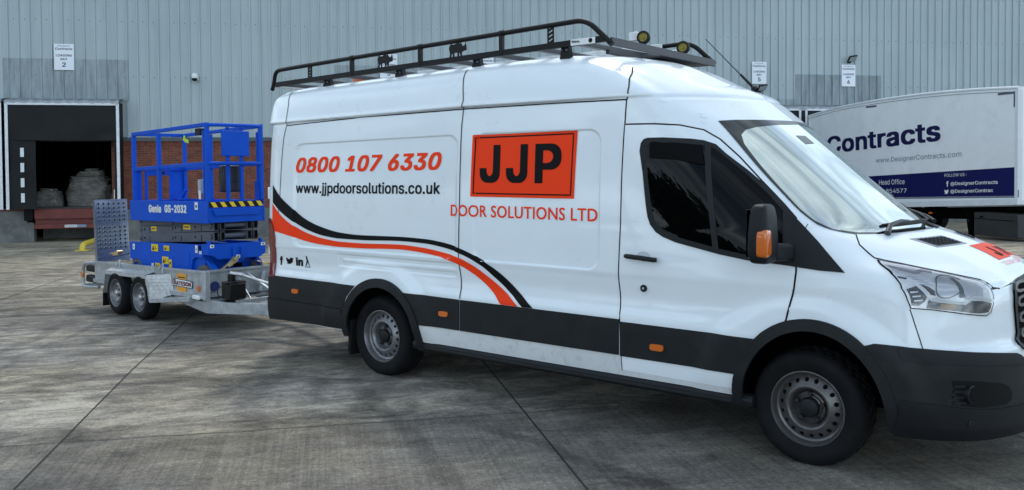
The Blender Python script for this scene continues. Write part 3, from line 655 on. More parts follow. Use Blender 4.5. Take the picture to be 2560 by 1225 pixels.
# ---- dock shelters: things fixed to the wall
PR = -.60
def shelter(c, label, strips=True):
    t = thing('dock_shelter', label, 'dock shelter', WO + WROT @ Vector((c, 0, 0)), WROT, 'dock shelters along the wall')
    hw = 1.66; zt = 4.66; zl = 1.30
    m = MB()
    m.box((-hw, PR, zl), (-hw+.05, -.05, zt)).box((hw-.05, PR, zl), (hw, -.05, zt)).box((-hw, PR, zt-.05), (hw, -.05, zt))
    m.build('shelter_side', CURTAIN, t)
    m = MB(); nx, nz = 40, 16; zb = 3.46
    for y in (0, .012):
        for j in range(nz+1):
            for i in range(nx+1):
                x = -hw+.06+(2*hw-.12)*i/nx; z = zt-.1-(zt-.1-zb)*j/nz
                w = .012*math.sin(x*5+z*3)+.016*math.sin(x*2.3-z*4.1+1)*(j/nz)+.02*math.exp(-((x-1.3)/.2)**2)*math.sin(z*9)
                m.v.append((x, PR-.022+y+w*(j/nz), z))
    N = (nx+1)*(nz+1)
    for j in range(nz):
        for i in range(nx):
            a = j*(nx+1)+i; m.f.append((a, a+nx+1, a+nx+2, a+1)); m.f.append((N+a, N+a+1, N+a+nx+2, N+a+nx+1)); m.mi += [0, 0]
    m.build('header_curtain', CURTAIN, t, smooth_deg=60)
    for sg in (-1, 1):
        m = MB(); x0, x1 = sorted((sg*(hw-.06), -.82 if sg < 0 else 1.5)); nx2, nz2 = 12, 24
        for y in (0, .012):
            for j in range(nz2+1):
                for i in range(nx2+1):
                    x = x0+(x1-x0)*i/nx2; z = zl-.02+(3.52-zl)*j/nz2
                    m.v.append((x, PR+.03+y+.014*math.sin(z*3+x*4)+.012*math.sin(x*9), z))
        N = (nx2+1)*(nz2+1)
        for j in range(nz2):
            for i in range(nx2):
                a = j*(nx2+1)+i; m.f.append((a, a+1, a+nx2+2, a+nx2+1)); m.f.append((N+a, N+a+nx2+1, N+a+nx2+2, N+a+1)); m.mi += [0, 0]
        cu = m.build('side_curtain', CURTAIN, t, smooth_deg=60)
        if strips and sg < 0:
            for k in range(4):
                z0 = 1.50+k*.478; mk = MB(); mk.box((x0+.34, PR+.0, z0), (x0+.445, PR+.008, z0+.285)); mk.build('marker_strip', ALUW, cu)
        m = MB(); xe = sg*(hw-.03); m.box((xe-.045, PR-.05, zl-.02), (xe+.045, PR-.035, zt-.03)); m.build('edge_trim', ALUW, t)
    MB().box((-hw+.02, PR-.05, zt-.09), (hw-.02, PR-.034, zt+.0)).build('top_trim', ALUW, t)
    m = MB(); n = 34                                                # crumpled lead flashing along the top
    vs = []; rr = random.Random(int(c*10))
    for i in range(n+1):
        x = -hw-.02+(2*hw+.04)*i/n; b = .035*math.sin(i*1.9)+rr.uniform(-.015, .015)
        vs += [(x, -.03, zt+.16+b*.3), (x, PR*.55, zt+.10+b), (x, PR-.04, zt+.055+b*.6), (x, PR-.06, zt-.02+b*.4)]
    fs = [(i*4+k, i*4+k+1, i*4+k+5, i*4+k+4) for i in range(n) for k in range(3)]
    m.add(vs, fs).build('top_flashing', GALVD, t, smooth_deg=20)
    return t
names = ['black dock shelter cut off by the left edge, only its white edge trim showing', 'open black dock shelter under the bay 2 sign with white marker strips',
         'black dock shelter under the bay 3 sign, hidden behind the van', 'black dock shelter under the bay 4 sign, hidden behind the van',
         'black dock shelter under the bay 5 sign, hidden behind the van', 'black dock shelter under the bay 6 sign with a lorry trailer backed onto it']
for c, nm in zip(BAYS, names): shelter(c, nm)
# ---- dock leveller of bay 2
c = BAYS[1]; t = thing('dock_leveller', 'dull red steel dock leveller under the open loading bay', 'dock leveller', WO + WROT @ Vector((c, 0, .9)), WROT)
m = MB(); m.box((-.98, -.30, .05), (1.25, 0.25, .36)); m.build('platform', DOCKRED, t, bevel=.008)
m = MB(); m.box((-.98, -.33, -.26), (1.25, -.22, -.12)).box((-.98, -.2, -.12), (1.25, -.15, .05)); 
for x in (-.75, .95): m.box((x-.06, -.34, -.12), (x+.06, -.31, -.08))
fb = m.build('front_beam', DOCKRED, t, bevel=.006)
m = MB().box((-.08, -.337, -.225), (.28, -.332, -.145)); st = m.build('maker_plate', WLABEL, t)
MB().box((.28, -.337, -.225), (.56, -.332, -.145)).build('picture_plate', mat('blue_photo_plate', (.16, .26, .38), .4, noise=(30, .6)), t)
text_on('plate_writing', 'Crawford', (-.06, -.337, -.205), (1, 0, 0), (0, 0, 1), .31, .045, NAVY, st, bold=.02, d=.002)
MB().box((.92, -.337, -.22), (1.06, -.332, -.15)).build('orange_plate', mat('orange_plate', (.55, .23, .03), .5), t)
for x in (-1.16, 1.42):
    MB().box((x-.13, -.28, .0), (x+.13, -.002, .36)).build('rubber_bumper', RUBBER, t, bevel=.015)
# wrapped goods inside
def bale(x, y, w, d, h, label, seed, z0=ZB, layers=9, slump=.25):
    """a stack of floppy wrapped sheets: each layer a rounded slab a little out of line with the one below, edges sagging"""
    rr = random.Random(seed); vs = []; fs = []; N = 72; ring = []; cut = sorted(rr.random() for _ in range(layers-1)); cut = [0]+[.5*c_+.5*(i_+1)/layers for i_, c_ in enumerate(cut)]+[1]
    for k in range(layers):
        za, zb = h*cut[k], h*cut[k+1]; t = (k+.5)/layers; sc = 1-slump*t**2.2+rr.uniform(-.035, .035); ox, oy = rr.uniform(-.02, .02)*w, rr.uniform(-.02, .02)*d; ph = rr.uniform(0, 6)
        for zf, so in ((0, .985), (.25, 1.0), (.6, 1.008), (1., .982)):
            r_ = []
            for i in range(N):
                a = 2*math.pi*i/N; c_, s_ = math.cos(a), math.sin(a); p = 3.2; q = (abs(c_)**p+abs(s_)**p)**(-1/p)
                wv = 1+.022*math.sin(3*a+ph)+.012*math.sin(9*a+2*ph)+rr.uniform(-.006, .006)
                sag = -.03*h*(max(abs(c_), abs(s_))**2)*(1-t)*math.sin(2*a+ph)
                r_.append((ox+c_*q*w/2*sc*so*wv, oy+s_*q*d/2*sc*so*wv, max(0, za+(zb-za)*zf+sag*t)))
            ring.append(r_)
    from mathutils import noise as nz_
    def rough(p):
        q = Vector(p); e = nz_.noise_vector(q*3.1+Vector((seed, 0, 0)))*.075+nz_.noise_vector(q*8+Vector((0, seed, 0)))*.03; k_ = min(1, q.z/.08); return (q.x+e.x, q.y+e.y, max(0, q.z+e.z*.8*k_))
    ring = [[rough(p) for p in r_] for r_ in ring]
    for k, r_ in enumerate(ring):
        vs += r_
        if k:
            for i in range(N): j = (i+1) % N; fs.append(((k-1)*N+i, (k-1)*N+j, k*N+j, k*N+i))
    top = len(vs); vs.append((0, 0, h*1.04)); K = (len(ring)-1)*N
    for i in range(N): fs.append((K+i, K+(i+1) % N, top))
    o = MB().add(vs, fs).build('wrapped_bale', WRAP, None, smooth_deg=55); o.location = WO + WROT @ Vector((x, y, z0)); o.rotation_euler = (0, 0, WANG+rr.uniform(-.1, .1)); tag(o, label, 'goods bale', 'wrapped goods inside the loading bay')
bale(-8.02, 1.9, 1.42, 1.1, 1.0, 'tall plastic-wrapped bale of stacked sheets in the middle of the bay', 2, layers=8, slump=.2)
bale(-9.30, 1.7, .98, .9, .58, 'low slumped heap of plastic-wrapped goods at the left of the bay', 5, layers=5, slump=.6)
bale(-7.05, 2.2, .6, .9, 1.05, 'narrow plastic-wrapped bale half hidden by the right side of the bay', 9, layers=9)
bale(-7.98, 2.0, .85, .6, .26, 'crumpled plastic bundle lying on top of the tall bale', 12, ZB+1.02, layers=3, slump=.7)

# ---- signs, lamps, security camera
def sign(x, z, num, label):
    t = thing('bay_sign', label, 'sign', WO + WROT @ Vector((x, -.062, z)), WROT, 'loading bay number signs')
    bd = MB().box((-.297, -.008, 0), (.297, 0, .841)).build('sign_board', WSIGN, t, bevel=.003)
    X, Z = (1, 0, 0), (0, 0, 1); y = -.0085
    text_on('lettering', 'Designer', (-.20, y, .735), X, Z, .40, .075, GREYT, bd, shear=.35, d=.0015)
    text_on('lettering', 'Contracts', (-.255, y, .645), X, Z, .51, .072, NAVY, bd, bold=.018, d=.0015)
    text_on('lettering', 'LOADING', (-.235, y, .435), X, Z, .47, .072, NAVY, bd, bold=.018, d=.0015)
    text_on('lettering', 'BAY', (-.10, y, .315), X, Z, .20, .072, NAVY, bd, bold=.018, d=.0015)
    text_on('lettering', num, (-.055, y, .10), X, Z, .11, .145, NAVY, bd, bold=.02, d=.0015)
for x, z, nn in ((-8.235, 5.735, '2'), (2.15, 5.61, '3'), (5.55, 5.61, '4'), (16.1, 5.60, '5'), (19.86, 5.555, '6')):
    sign(x, z, nn, 'white loading bay sign with the number %s on the ribbed wall' % nn)
def flood(x, z, label):
    t = thing('floodlight', label, 'floodlight', WO + WROT @ Vector((x, -.056, z)), WROT, 'small floodlights on the wall')
    m = MB().box((-.07, -.03, -.05), (.07, 0, .05)).bar((0, -.03, 0), (.02, -.16, .06), .04, .02); m.build('bracket', BLACKM, t)
    q = Matrix.Rotation(.75, 3, 'X') @ Matrix.Rotation(.25, 3, 'Z')
    def P(a, b, cc): return Vector((.04, -.17, .12)) + q @ Vector((a, b, cc))
    m = MB(); m.obox(P(0, 0, 0), q @ Vector((.19, 0, 0)), q @ Vector((0, .03, 0)), q @ Vector((0, 0, .13))); hd = m.build('lamp_head', BLACKM, t, bevel=.012)
    m = MB(); m.obox(P(0, -.032, 0), q @ Vector((.16, 0, 0)), q @ Vector((0, .004, 0)), q @ Vector((0, 0, .10))); m.build('lamp_glass', mat('floodlight_glass', (.30, .32, .33), .15, coat=.6), hd)
flood(16.1, 5.33, 'black floodlight just below the bay 5 sign'); flood(19.88, 6.50, 'black floodlight just above the bay 6 sign')
t = thing('security_camera', 'small white dome security camera on the ribbed wall', 'security camera', WO + WROT @ Vector((-4.22, -.056, 5.55)), WROT)
MB().box((-.1, -.03, -.09), (.1, 0, .09)).box((-.03, -.16, -.02), (.03, -.03, .03)).build('bracket', WLABEL, t, bevel=.01)
MB().lathe([(1e-3, .13), (.085, .13), (.095, .11), (.095, 0), (.09, -.02), (1e-3, -.02)], (0, -.2, -.02), (0, 0, 1), 20).build('housing', WLABEL, t)
MB().lathe([(.09, -.0), (.082, -.05), (.055, -.085), (1e-3, -.10)], (0, -.2, -.04), (0, 0, 1), 20).build('dome', BLACKM, t)
# yellow wheel guide
t = thing('wheel_guide', 'worn yellow steel wheel guide bolted to the concrete near the dock', 'wheel guide', yard(-6.55, 5.0), WROT)
pts = rounded_path([(0, 0, -.02), (0, 0, .12), (.0, .2, .165), (-.05, 3.2, .165), (-.05, 3.35, -.02)], .18, 8)
MB().tube(pts, .075, 14).build('pipe', YPAINT, t, smooth_deg=60)
m = MB(); m.box((-.16, -.16, 0), (.16, .16, .018)); m.build('base_plate', YPAINT, t, bevel=.003)
# ---------------------------------------------------------------- the van
van = thing('van', 'long white high-roof panel van with orange and black signwriting and dark grey lower trim', 'van', (1.6, 0, 0))
VORG = Vector((1.6, 0, 0))
def VM(): return MB(VORG)
def to_surf(P, mode, off):
    a, z = P[:, 0], P[:, 1]
    if mode == 'x': t = tx(a, z); sg = np.ones(len(a))
    elif mode == 't': t = a; sg = np.ones(len(a))
    else: t = np.clip(13-np.abs(a), 0, 13); sg = np.where(a > 0, -1., 1.)
    p = surf(t, z, off); n = _bil(NRM, t, z); n /= np.linalg.norm(n, axis=1, keepdims=True)+1e-12
    p[:, 1] *= sg; n[:, 1] *= sg
    return p, n
def mesh_normals(name, pts, fs, nrm, mt, parent, flip=False):
    pts = np.asarray(pts)-np.array(VORG)
    me = bpy.data.meshes.new(name); me.from_pydata(pts.tolist(), [], [f[::-1] for f in fs] if flip else fs)
    o = bpy.data.objects.new(name, me); COL.objects.link(o); me.materials.append(mt); o.parent = parent
    me.shade_smooth(); me.normals_split_custom_set_from_vertices(np.asarray(nrm).tolist()); return o
def drape(name, poly, mode, off, mt, parent, thick=0., cell=(.03, .03), mirror=False, label=None, left=False):
    """sheet lying on the body: poly in side metres (x, z) or front columns (t, z)"""
    vs, fs, bd = poly_tris(poly, cell); p, n = to_surf(vs, mode, off)
    P, N, FF = [p], [n], list(fs); k = len(p)
    if thick:
        for a, b in bd:
            e = p[b]-p[a]; m = np.cross(e, n[a]); m /= np.linalg.norm(m)+1e-12
            P.append(np.array([p[a], p[b], p[b]-n[b]*(off+.002), p[a]-n[a]*(off+.002)])); N.append(np.repeat(m[None], 4, 0)); FF.append((k, k+3, k+2, k+1)); k += 4
    P = np.concatenate(P); N = np.concatenate(N)
    if left: P = P*[1, -1, 1]; N = N*[1, -1, 1]; FF = [f[::-1] for f in FF]
    joined = mirror and (poly_hits(poly, mode))
    if joined:                                    # crosses the middle of the van: weld both halves into one sheet
        q = len(P); mid = np.abs(P[:, 1]) < 1e-4; idx = np.where(mid, np.arange(q), np.arange(q)+q)
        FF = FF+[tuple(int(idx[i]) for i in f[::-1]) for f in FF]; P = np.concatenate([P, P*[1, -1, 1]]); N = np.concatenate([N, N*[1, -1, 1]])
        P[:q][mid, 1] = 0; N[:q][mid, 1] = 0
        used = np.unique([i for f in FF for i in f]); mp_ = np.full(len(P), -1); mp_[used] = np.arange(len(used)); P = P[used]; N = N[used]; FF = [tuple(int(mp_[i]) for i in f) for f in FF]
    o = mesh_normals(name, P, FF, N, mt, parent)
    if label: o['label'] = label
    if mirror and not joined: flip_copy(o)
    return o
def poly_hits(poly, mode): return mode == 't' and (max(p[0] for p in poly) > 12.99 or min(p[0] for p in poly) < .01)
def flip_copy(o):
    c = o.copy(); COL.objects.link(c); c.scale = (1, -1, 1); return c
def ribbon(name, pts, w, off, mt, parent, mode='x', mirror=False, step=.04, closed=False):
    """narrow strip along a line on the body"""
    pts = [np.array(p, float) for p in pts]
    if closed: pts.append(pts[0])
    q = [pts[0]]
    for a, b in zip(pts, pts[1:]):
        n = max(1, int(np.linalg.norm(b-a)/step)); q += [a+(b-a)*i/n for i in range(1, n+1)]
    q = np.array(q); p, n = to_surf(q, mode, off); P = []
    for i in range(len(p)):
        d = p[min(i+1, len(p)-1)]-p[max(i-1, 0)]; s = np.cross(n[i], d); s /= np.linalg.norm(s)+1e-12
        P += [p[i]+s*w/2, p[i]-s*w/2]
    fs = [(2*i, 2*i+1, 2*i+3, 2*i+2) for i in range(len(p)-1)]; P = np.array(P); N = np.repeat(n, 2, 0)
    o = mesh_normals(name, P, fs, N, mt, parent)
    if mirror: flip_copy(o)
    return o
def lettering(body, x0, x1, z0, z1, mt, parent, bold=0, shear=0, off=.0035, spacing=1., name='lettering', mode='x', sans=True):
    vs, fs = text_tris(body, x1-x0, z1-z0, bold, shear, cell=(.06, .03), spacing=spacing, sans=sans)
    vs = vs+[x0, z0, 0]; p, n = to_surf(vs, mode, off); p = p+n*vs[:, 2:3]; return mesh_normals(name, p, fs, n, mt, parent)
def outline(pts, off=.003):
    p, n = to_surf(np.array(pts), 'x', off); return p

# body shell with the wheel arches cut out
def body():
    nt_, nz_ = GRID.shape[:2]; V = np.concatenate([GRID.reshape(-1, 3), (GRID*[1, -1, 1]).reshape(-1, 3)]); N = np.concatenate([NRM.reshape(-1, 3), (NRM*[1, -1, 1]).reshape(-1, 3)])
    c = (GRID[:-1, :-1]+GRID[1:, 1:])/2
    keep = np.ones(c.shape[:2], bool)
    for hx, ox, rx, rz in ((0, .07, .455, .455), (WB, .05, .47, .50)):
        e = ((c[..., 0]-hx-ox)/rx)**2+((c[..., 2]-.343)/rz)**2; keep &= ~((e < 1) & (c[..., 1] < -.6))
    keep &= c[..., 2] > .352
    i, j = np.nonzero(keep); a = i*nz_+j; k = nt_*nz_
    f1 = np.stack([a, a+nz_, a+nz_+1, a+1], 1); f2 = f1[:, ::-1]+k
    me = bpy.data.meshes.new('body'); me.from_pydata((V-np.array(VORG)).tolist(), [], np.concatenate([f1, f2]).tolist())
    o = bpy.data.objects.new('body', me); COL.objects.link(o); me.materials.append(WHITE); o.parent = van; me.shade_smooth()
    return o
bodyo = body()
m = VM()
m.box((.5, -.94, .30), (3.25, .94, .42)).box((-1.5, -.9, .34), (-.42, .9, .5)).box((-.42, -.52, .36), (.52, .52, .6)).box((3.25, -.5, .34), (4.3, .5, .6)).box((4.27, -.72, .31), (4.6, .72, .5))
m.tube([(0, -.75, .33), (0, .75, .33)], .06).tube([(3.75, -.72, .33), (3.75, .72, .33)], .05).tube([(.3, .2, .30), (3.3, .2, .30)], .05).bar((-1.5, -.45, .40), (4.2, -.45, .36), .07, .14).bar((-1.5, .45, .40), (4.2, .45, .36), .07, .14)
m.build('underbody', DARK, van)
def liner(hx, ox, rx, rz):
    for sg in (-1, 1):
        m = VM(); n = 26; vs = []; pr = [(sg*.975, 1.0), (sg*.56, 1.0), (sg*.555, .2)]
        for y, k in pr:
            for i in range(n+1):
                a = math.radians(-3+186*i/n); vs.append((hx+ox+(rx+.015)*k*math.cos(a), y, .343+(rz+.015)*k*math.sin(a)))
        m.add(vs, [(r*(n+1)+i, r*(n+1)+i+1, (r+1)*(n+1)+i+1, (r+1)*(n+1)+i) for r in range(2) for i in range(n)])
        m.build('arch_liner', DARK, van, smooth_deg=50)
liner(0, .07, .455, .455); liner(WB, .05, .47, .50)

# wheels
def wheel(x, y, sg, steel, front):
    """sg -1: right side, wheel face looks to -y"""
    ax = (0, -1 if sg < 0 else 1, 0); o = VM()
    c = (x, y, HUBZ)       # plane of the rim flange
    R = .352; nseg = 96
    prof = [(.214, -.03), (.222, -.004), (.229, .004), (.245, .012), (.275, .022), (.305, .023), (.327, .012), (.340, -.008), (.3495, -.028), (R, -.045), (R, -.066), (R-.008, -.069), (R-.008, -.077), (R, -.080), (R+.001, -.112), (R-.008, -.115), (R-.008, -.123), (R, -.126),
            (R, -.155), (R-.008, -.158), (R-.008, -.166), (R, -.169), (R-.003, -.19), (.335, -.215), (.30, -.235), (.23, -.225), (.214, -.20)]
    tm = MB(VORG).lathe(prof, c, ax, nseg)
    ny = nseg
    for pi, (r, d) in enumerate(prof):             # shoulder blocks
        if 8 <= pi <= 10 or 18 <= pi <= 22 or 13 <= pi <= 14:
            for k in range(ny):
                if k % 3 == (pi // 4) % 3:
                    q = Vector(tm.v[pi*ny+k])+VORG; cc = Vector((c[0], q.y, c[2])); q = cc+(q-cc)*(1-.010/R); tm.v[pi*ny+k] = tuple(q-VORG)
    # road contact: flatten
    tm.v = [(a, b, max(z, .002)) for a, b, z in tm.v]
    ty = tm.build('wheel', RUBBER, van, smooth_deg=32)
    rim = MB(VORG)
    rim.lathe([(.2285, -.004), (.226, .006), (.220, .007), (.214, -.002), (.2085, -.022), (.2045, -.040), (.198, -.044), (.1925, -.047)], c, ax, 64)
    # ring of round holes on a cone
    ns = 18; r0, r1, d0, d1 = .1925, .140, -.047, -.014; hr = .0135; rm = .169
    axv = Vector(ax); a_ = axv.orthogonal().normalized(); b_ = axv.cross(a_)
    def P(r, th): d = d0+(d1-d0)*(r0-r)/(r0-r1); return Vector(c)+axv*d+(a_*math.cos(th)+b_*math.sin(th))*r
    for s in range(ns):
        t0, t1 = 2*math.pi*s/ns, 2*math.pi*(s+1)/ns; tm_ = (t0+t1)/2; out_ = []; N = 6
        for i in range(N): out_.append((r0, t0+(t1-t0)*i/N))
        for i in range(N): out_.append((r0+(r1-r0)*i/N, t1))
        for i in range(N): out_.append((r1, t1+(t0-t1)*i/N))
        for i in range(N): out_.append((r1+(r0-r1)*i/N, t0))
        inn = []
        for r, th in out_:
            u = (th-tm_)*rm; w = r-rm; k = hr/math.hypot(u, w); inn.append((rm+w*k, tm_+u*k/rm))
        vs = [P(*q) for q in out_]+[P(*q) for q in inn]+[P(*q)-axv*.012 for q in inn]; n = len(out_)
        rim.add(vs, [(i, (i+1) % n, n+(i+1) % n, n+i) for i in range(n)]+[(n+i, n+(i+1) % n, 2*n+(i+1) % n, 2*n+i) for i in range(n)])
    rim.lathe([(.140, -.014), (.132, -.009), (.124, -.010), (.116, -.018), (.109, -.034), (.104, -.056), (.098, -.064), (.085, -.066), (.072, -.064), (.068, -.05), (.062, -.046)], c, ax, 64)
    if front: rim.lathe([(.098, -.064), (.092, -.045), (.088, -.043)], c, ax, 48)
    rim.lathe([(.214, -.03), (.19, -.06), (.17, -.12), (.03, -.14)], c, ax, 40)
    rm_ = rim.build('rim', steel, ty, smooth_deg=40, fix=True)
    cp = MB(VORG).lathe([(.060, -.05), (.057, -.022), (.052, -.014), (.046, -.011), (.001, -.009)], c, ax, 40).build('centre_cap', TRIM, ty)
    bl = MB(VORG)
    for k in range(5):
        th = 2*math.pi*(k+.1)/5; p = Vector(c)+(a_*math.cos(th)+b_*math.sin(th))*.083
        bl.lathe([(.0165, -.066), (.0165, -.034), (.013, -.029), (.001, -.028)], p, ax, 6)
    bl.build('wheel_nuts', mat('dark_wheel_nut', (.03, .03, .032), .45, metal=.4), ty, smooth_deg=30)
    return ty
YW = .945
wheel(0, -YW, -1, STEEL, False); wheel(WB, -YW, -1, STEELD, True)
wheel(0, YW, 1, STEEL, False); wheel(WB, YW, 1, STEELD, True)

# lower black cladding -------------------------------------------------------
def band(x0, x1, z0, z1): return [(x0, z0), (x1, z0), (x1, z1), (x0, z1)]
def clad(x0, x1, z0=.508, z1=.752):
    return drape('side_cladding', [(x0, z0), (x1, z0), (x1, z1-.006), (x1, z1), (x0, z1), (x0, z1-.006)], 'x', .013, TRIM, van, thick=1, cell=(.05, .03), mirror=True)
drape('side_cladding', [(.54, .508), (.978, .508), (.978, .746), (.978, .752), (.36, .757), (.44, .66), (.51, .57)], 'x', .013, TRIM, van, thick=1, cell=(.05, .03), mirror=True)
clad(.992, 2.466)
drape('side_cladding', [(2.480, .503), (3.365, .503), (3.375, .56), (3.415, .65), (3.485, .737), (2.480, .738)], 'x', .013, TRIM, van, thick=1, cell=(.05, .03), mirror=True)
drape('sill', band(.54, 3.36, .372, .506), 'x', .003, SILL, van, mirror=True)
for sg in (-1, 1):
    m = VM(); m.prism([(.45, sg*.93, .285), (.45, sg*1.012, .30), (.45, sg*1.02, .345), (.45, sg*1.0, .372), (.45, sg*.93, .372)], (2.98, 0, 0))
    m.build('side_step', TRIM2, van, bevel=.01, fix=True)
for sg in (-1, 1):
    m = VM(); m.box((.6, sg*1.008, .312), (3.30, sg*1.0245, .334)); m.build('step_moulding', TRIM, van, bevel=.006)
# rear bumper and rear corner cladding
tr = float(tx([-.415], [.5])[0])
tr2 = float(tx([-.36], [.65])[0]); tr3 = float(tx([-.25], [.76])[0])
drape('rear_cladding', [(0, .548), (tr, .548), (tr2, .66), (tr3, .768), (0, .765)], 't', .012, TRIM, van, thick=1, cell=(.08, .03), mirror=True)
drape('rear_bumper', [(0, .35), (3, .335), (tr, .37), (tr, .545), (0, .545)], 't', .022, TRIM, van, thick=1, cell=(.08, .03), mirror=True)
# arch trims
def arch_trim(hx, ox, ro, ri, zc, a0, a1, off):
    n = 40; po = []; pi = []
    for i in range(n+1):
        a = math.radians(a0+(a1-a0)*i/n); po.append((hx+ox+ro[0]*math.cos(a), zc+ro[1]*math.sin(a))); pi.append((hx+ox+ri[0]*math.cos(a), zc+ri[1]*math.sin(a)))
    poly = po+pi[::-1]; poly = [(x, max(z, .29)) for x, z in poly]
    return drape('wheel_arch_trim', poly, 'x', off, TRIM, van, thick=1, cell=(.04, .04), mirror=True)
arch_trim(0, .068, (.503, .510), (.432, .432), .343, -6, 184, .022)
arch_trim(WB, .05, (.495, .548), (.430, .476), .343, -5, 184, .024)
for sg in (-1, 1):      # mud flap behind the rear wheel
    VM().prism([(-.385, sg*.99, .45), (-.40, sg*.99, .16), (-.37, sg*.99, .13), (-.34, sg*.99, .44)], (0, -sg*.26, 0)).build('mudflap', RUBBER, van, bevel=.006, fix=True)
def lamp_on(x, z, w, h):
    t = [];
    for i in range(24):
        a = 2*math.pi*i/24; t.append((x+w/2*math.copysign(abs(math.cos(a))**.5, math.cos(a)), z+h/2*math.copysign(abs(math.sin(a))**.5, math.sin(a))))
    return drape('side_marker_lamp', t, 'x', .026, AMBER, van, thick=1, cell=(.03, .02), mirror=True)
lamp_on(-1.105, .647, .095, .042); lamp_on(.82, .626, .096, .042); lamp_on(2.77, .597, .1, .044)
# seams
for pts, w in (([(.93, 2.596), (.985, 2.36), (.992, 2.32), (.986, 2.30), (.972, 2.12), (.974, 1.6), (.968, 1.16), (.968, 1.03), (.984, .843), (.985, .76)], .009), ([(.994, .50), (1.01, .45), (1.02, .374)], .009),
               ([(-1.37, 2.5919), (-1.308, 2.4559), (-1.295, 2.2927), (-1.312, 2.2667), (-1.35, 2.1304), (-1.365, 1.9138), (-1.38, 1.5191), (-1.404, 1.3605), (-1.47, 1.27)], .008),
               ([(-1.312, 2.250), (-.242, 2.268), (.99, 2.262), (1.934, 2.262), (2.483, 2.258)], .010),
               ([(2.415, 2.50), (2.440, 2.462), (2.462, 2.42), (2.480, 2.38), (2.492, 2.34), (2.496, 2.30)], .010), ([(2.496, 2.30), (2.490, 2.272), (2.483, 2.25), (2.481, 2.09)], .010),
               ([(-1.45, .549), (-.43, .547)], .006)):
    ribbon('panel_gap', pts, w, .004 if pts[0][1] > 2.4 else .0018, SEAM, bodyo, mirror=True, step=.015 if pts[0][1] > 2.4 else .04)
# cab door -------------------------------------------------------------------
DP = [(2.49, .404), (2.93, .400), (3.32, .404), (3.40, .52), (3.44, .64), (3.52, .74), (3.615, .80), (3.646, .8707), (3.686, 1.0639), (3.693, 1.1592), (3.679, 1.3467), (3.644, 1.4755), (3.56, 1.559), (3.396, 1.7145), (3.256, 1.8529), (3.12, 1.972), (3.016, 2.0347), (2.869, 2.0697), (2.70, 2.083), (2.48, 2.087), (2.473, 1.788), (2.469, 1.4044), (2.457, 1.0189), (2.473, .747)]
ribbon('panel_gap', DP[6:]+DP[:1], .013, .0012, SEAM, bodyo, mirror=True)
def inset(poly, d):
    n = len(poly); o = []; A = sum(poly[i][0]*poly[(i+1) % n][1]-poly[(i+1) % n][0]*poly[i][1] for i in range(n)); s = 1 if A > 0 else -1
    for i in range(n):
        p, q, r = Vector(poly[i-1]), Vector(poly[i]), Vector(poly[(i+1) % n]); a = (q-p).normalized(); b = (r-q).normalized()
        n1 = Vector((-a.y, a.x))*s; n2 = Vector((-b.y, b.x))*s; k = (n1+n2); k = k/max(.5, k.dot(n1)); o.append(tuple(q+k*d))
    return o
door = drape('door', inset(DP, .005), 'x', .004, WHITE, van, thick=1, cell=(.025, .025))
ribbon('panel_gap', DP[6:]+DP[:1], .007, .0046, SEAM, door)
WF = [(2.605, 1.90), (2.612, 1.955), (2.630, 1.980), (2.660, 1.990), (2.773, 1.9895), (2.95, 1.976), (3.033, 1.9627), (3.107, 1.9353), (3.177, 1.8744), (3.321, 1.7654), (3.492, 1.6248), (3.638, 1.478), (3.685, 1.19), (3.617, 1.195), (3.391, 1.2108), (3.204, 1.2375), (2.893, 1.2986), (2.80, 1.33), (2.745, 1.36), (2.702, 1.407), (2.680, 1.46), (2.665, 1.54), (2.634, 1.7602)]
wf = drape('window_frame', WF, 'x', .010, TRIM, door, thick=1, cell=(.03, .03))
GL = [(2.655, 1.90), (2.660, 1.932), (2.676, 1.953), (2.705, 1.9625), (2.8, 1.961), (3.027, 1.9312), (3.102, 1.9091), (3.164, 1.8616), (3.303, 1.7529), (3.464, 1.6151), (3.565, 1.5156), (3.615, 1.2308), (3.415, 1.2392), (3.202, 1.2727), (2.92, 1.3311), (2.83, 1.364), (2.775, 1.397), (2.740, 1.435), (2.72, 1.485), (2.706, 1.5462), (2.67, 1.7602)]
gl = drape('window_glass', GL, 'x', .0115, GLASS, door, cell=(.03, .03))
drape('window_divider', [(3.042, 1.944), (3.082, 1.925), (3.200, 1.262), (3.160, 1.264)], 'x', .0155, TRIM, door, thick=1, cell=(.03, .03))
drape('wind_deflector', [(2.69, 1.955), (2.72, 1.959), (3.03, 1.925), (3.065, 1.80), (2.86, 1.842), (2.69, 1.852)], 'x', .032, mat('smoked_deflector', (.002, .002, .0025), .5, spec=.08), door, thick=1, cell=(.04, .04))
drape('mirror_fairing', [(3.672, 1.190), (3.833, 1.1755), (3.975, 1.172), (3.80, 1.335), (3.645, 1.470), (3.625, 1.478)], 'x', .012, TRIM2, van, thick=1, cell=(.03, .03))
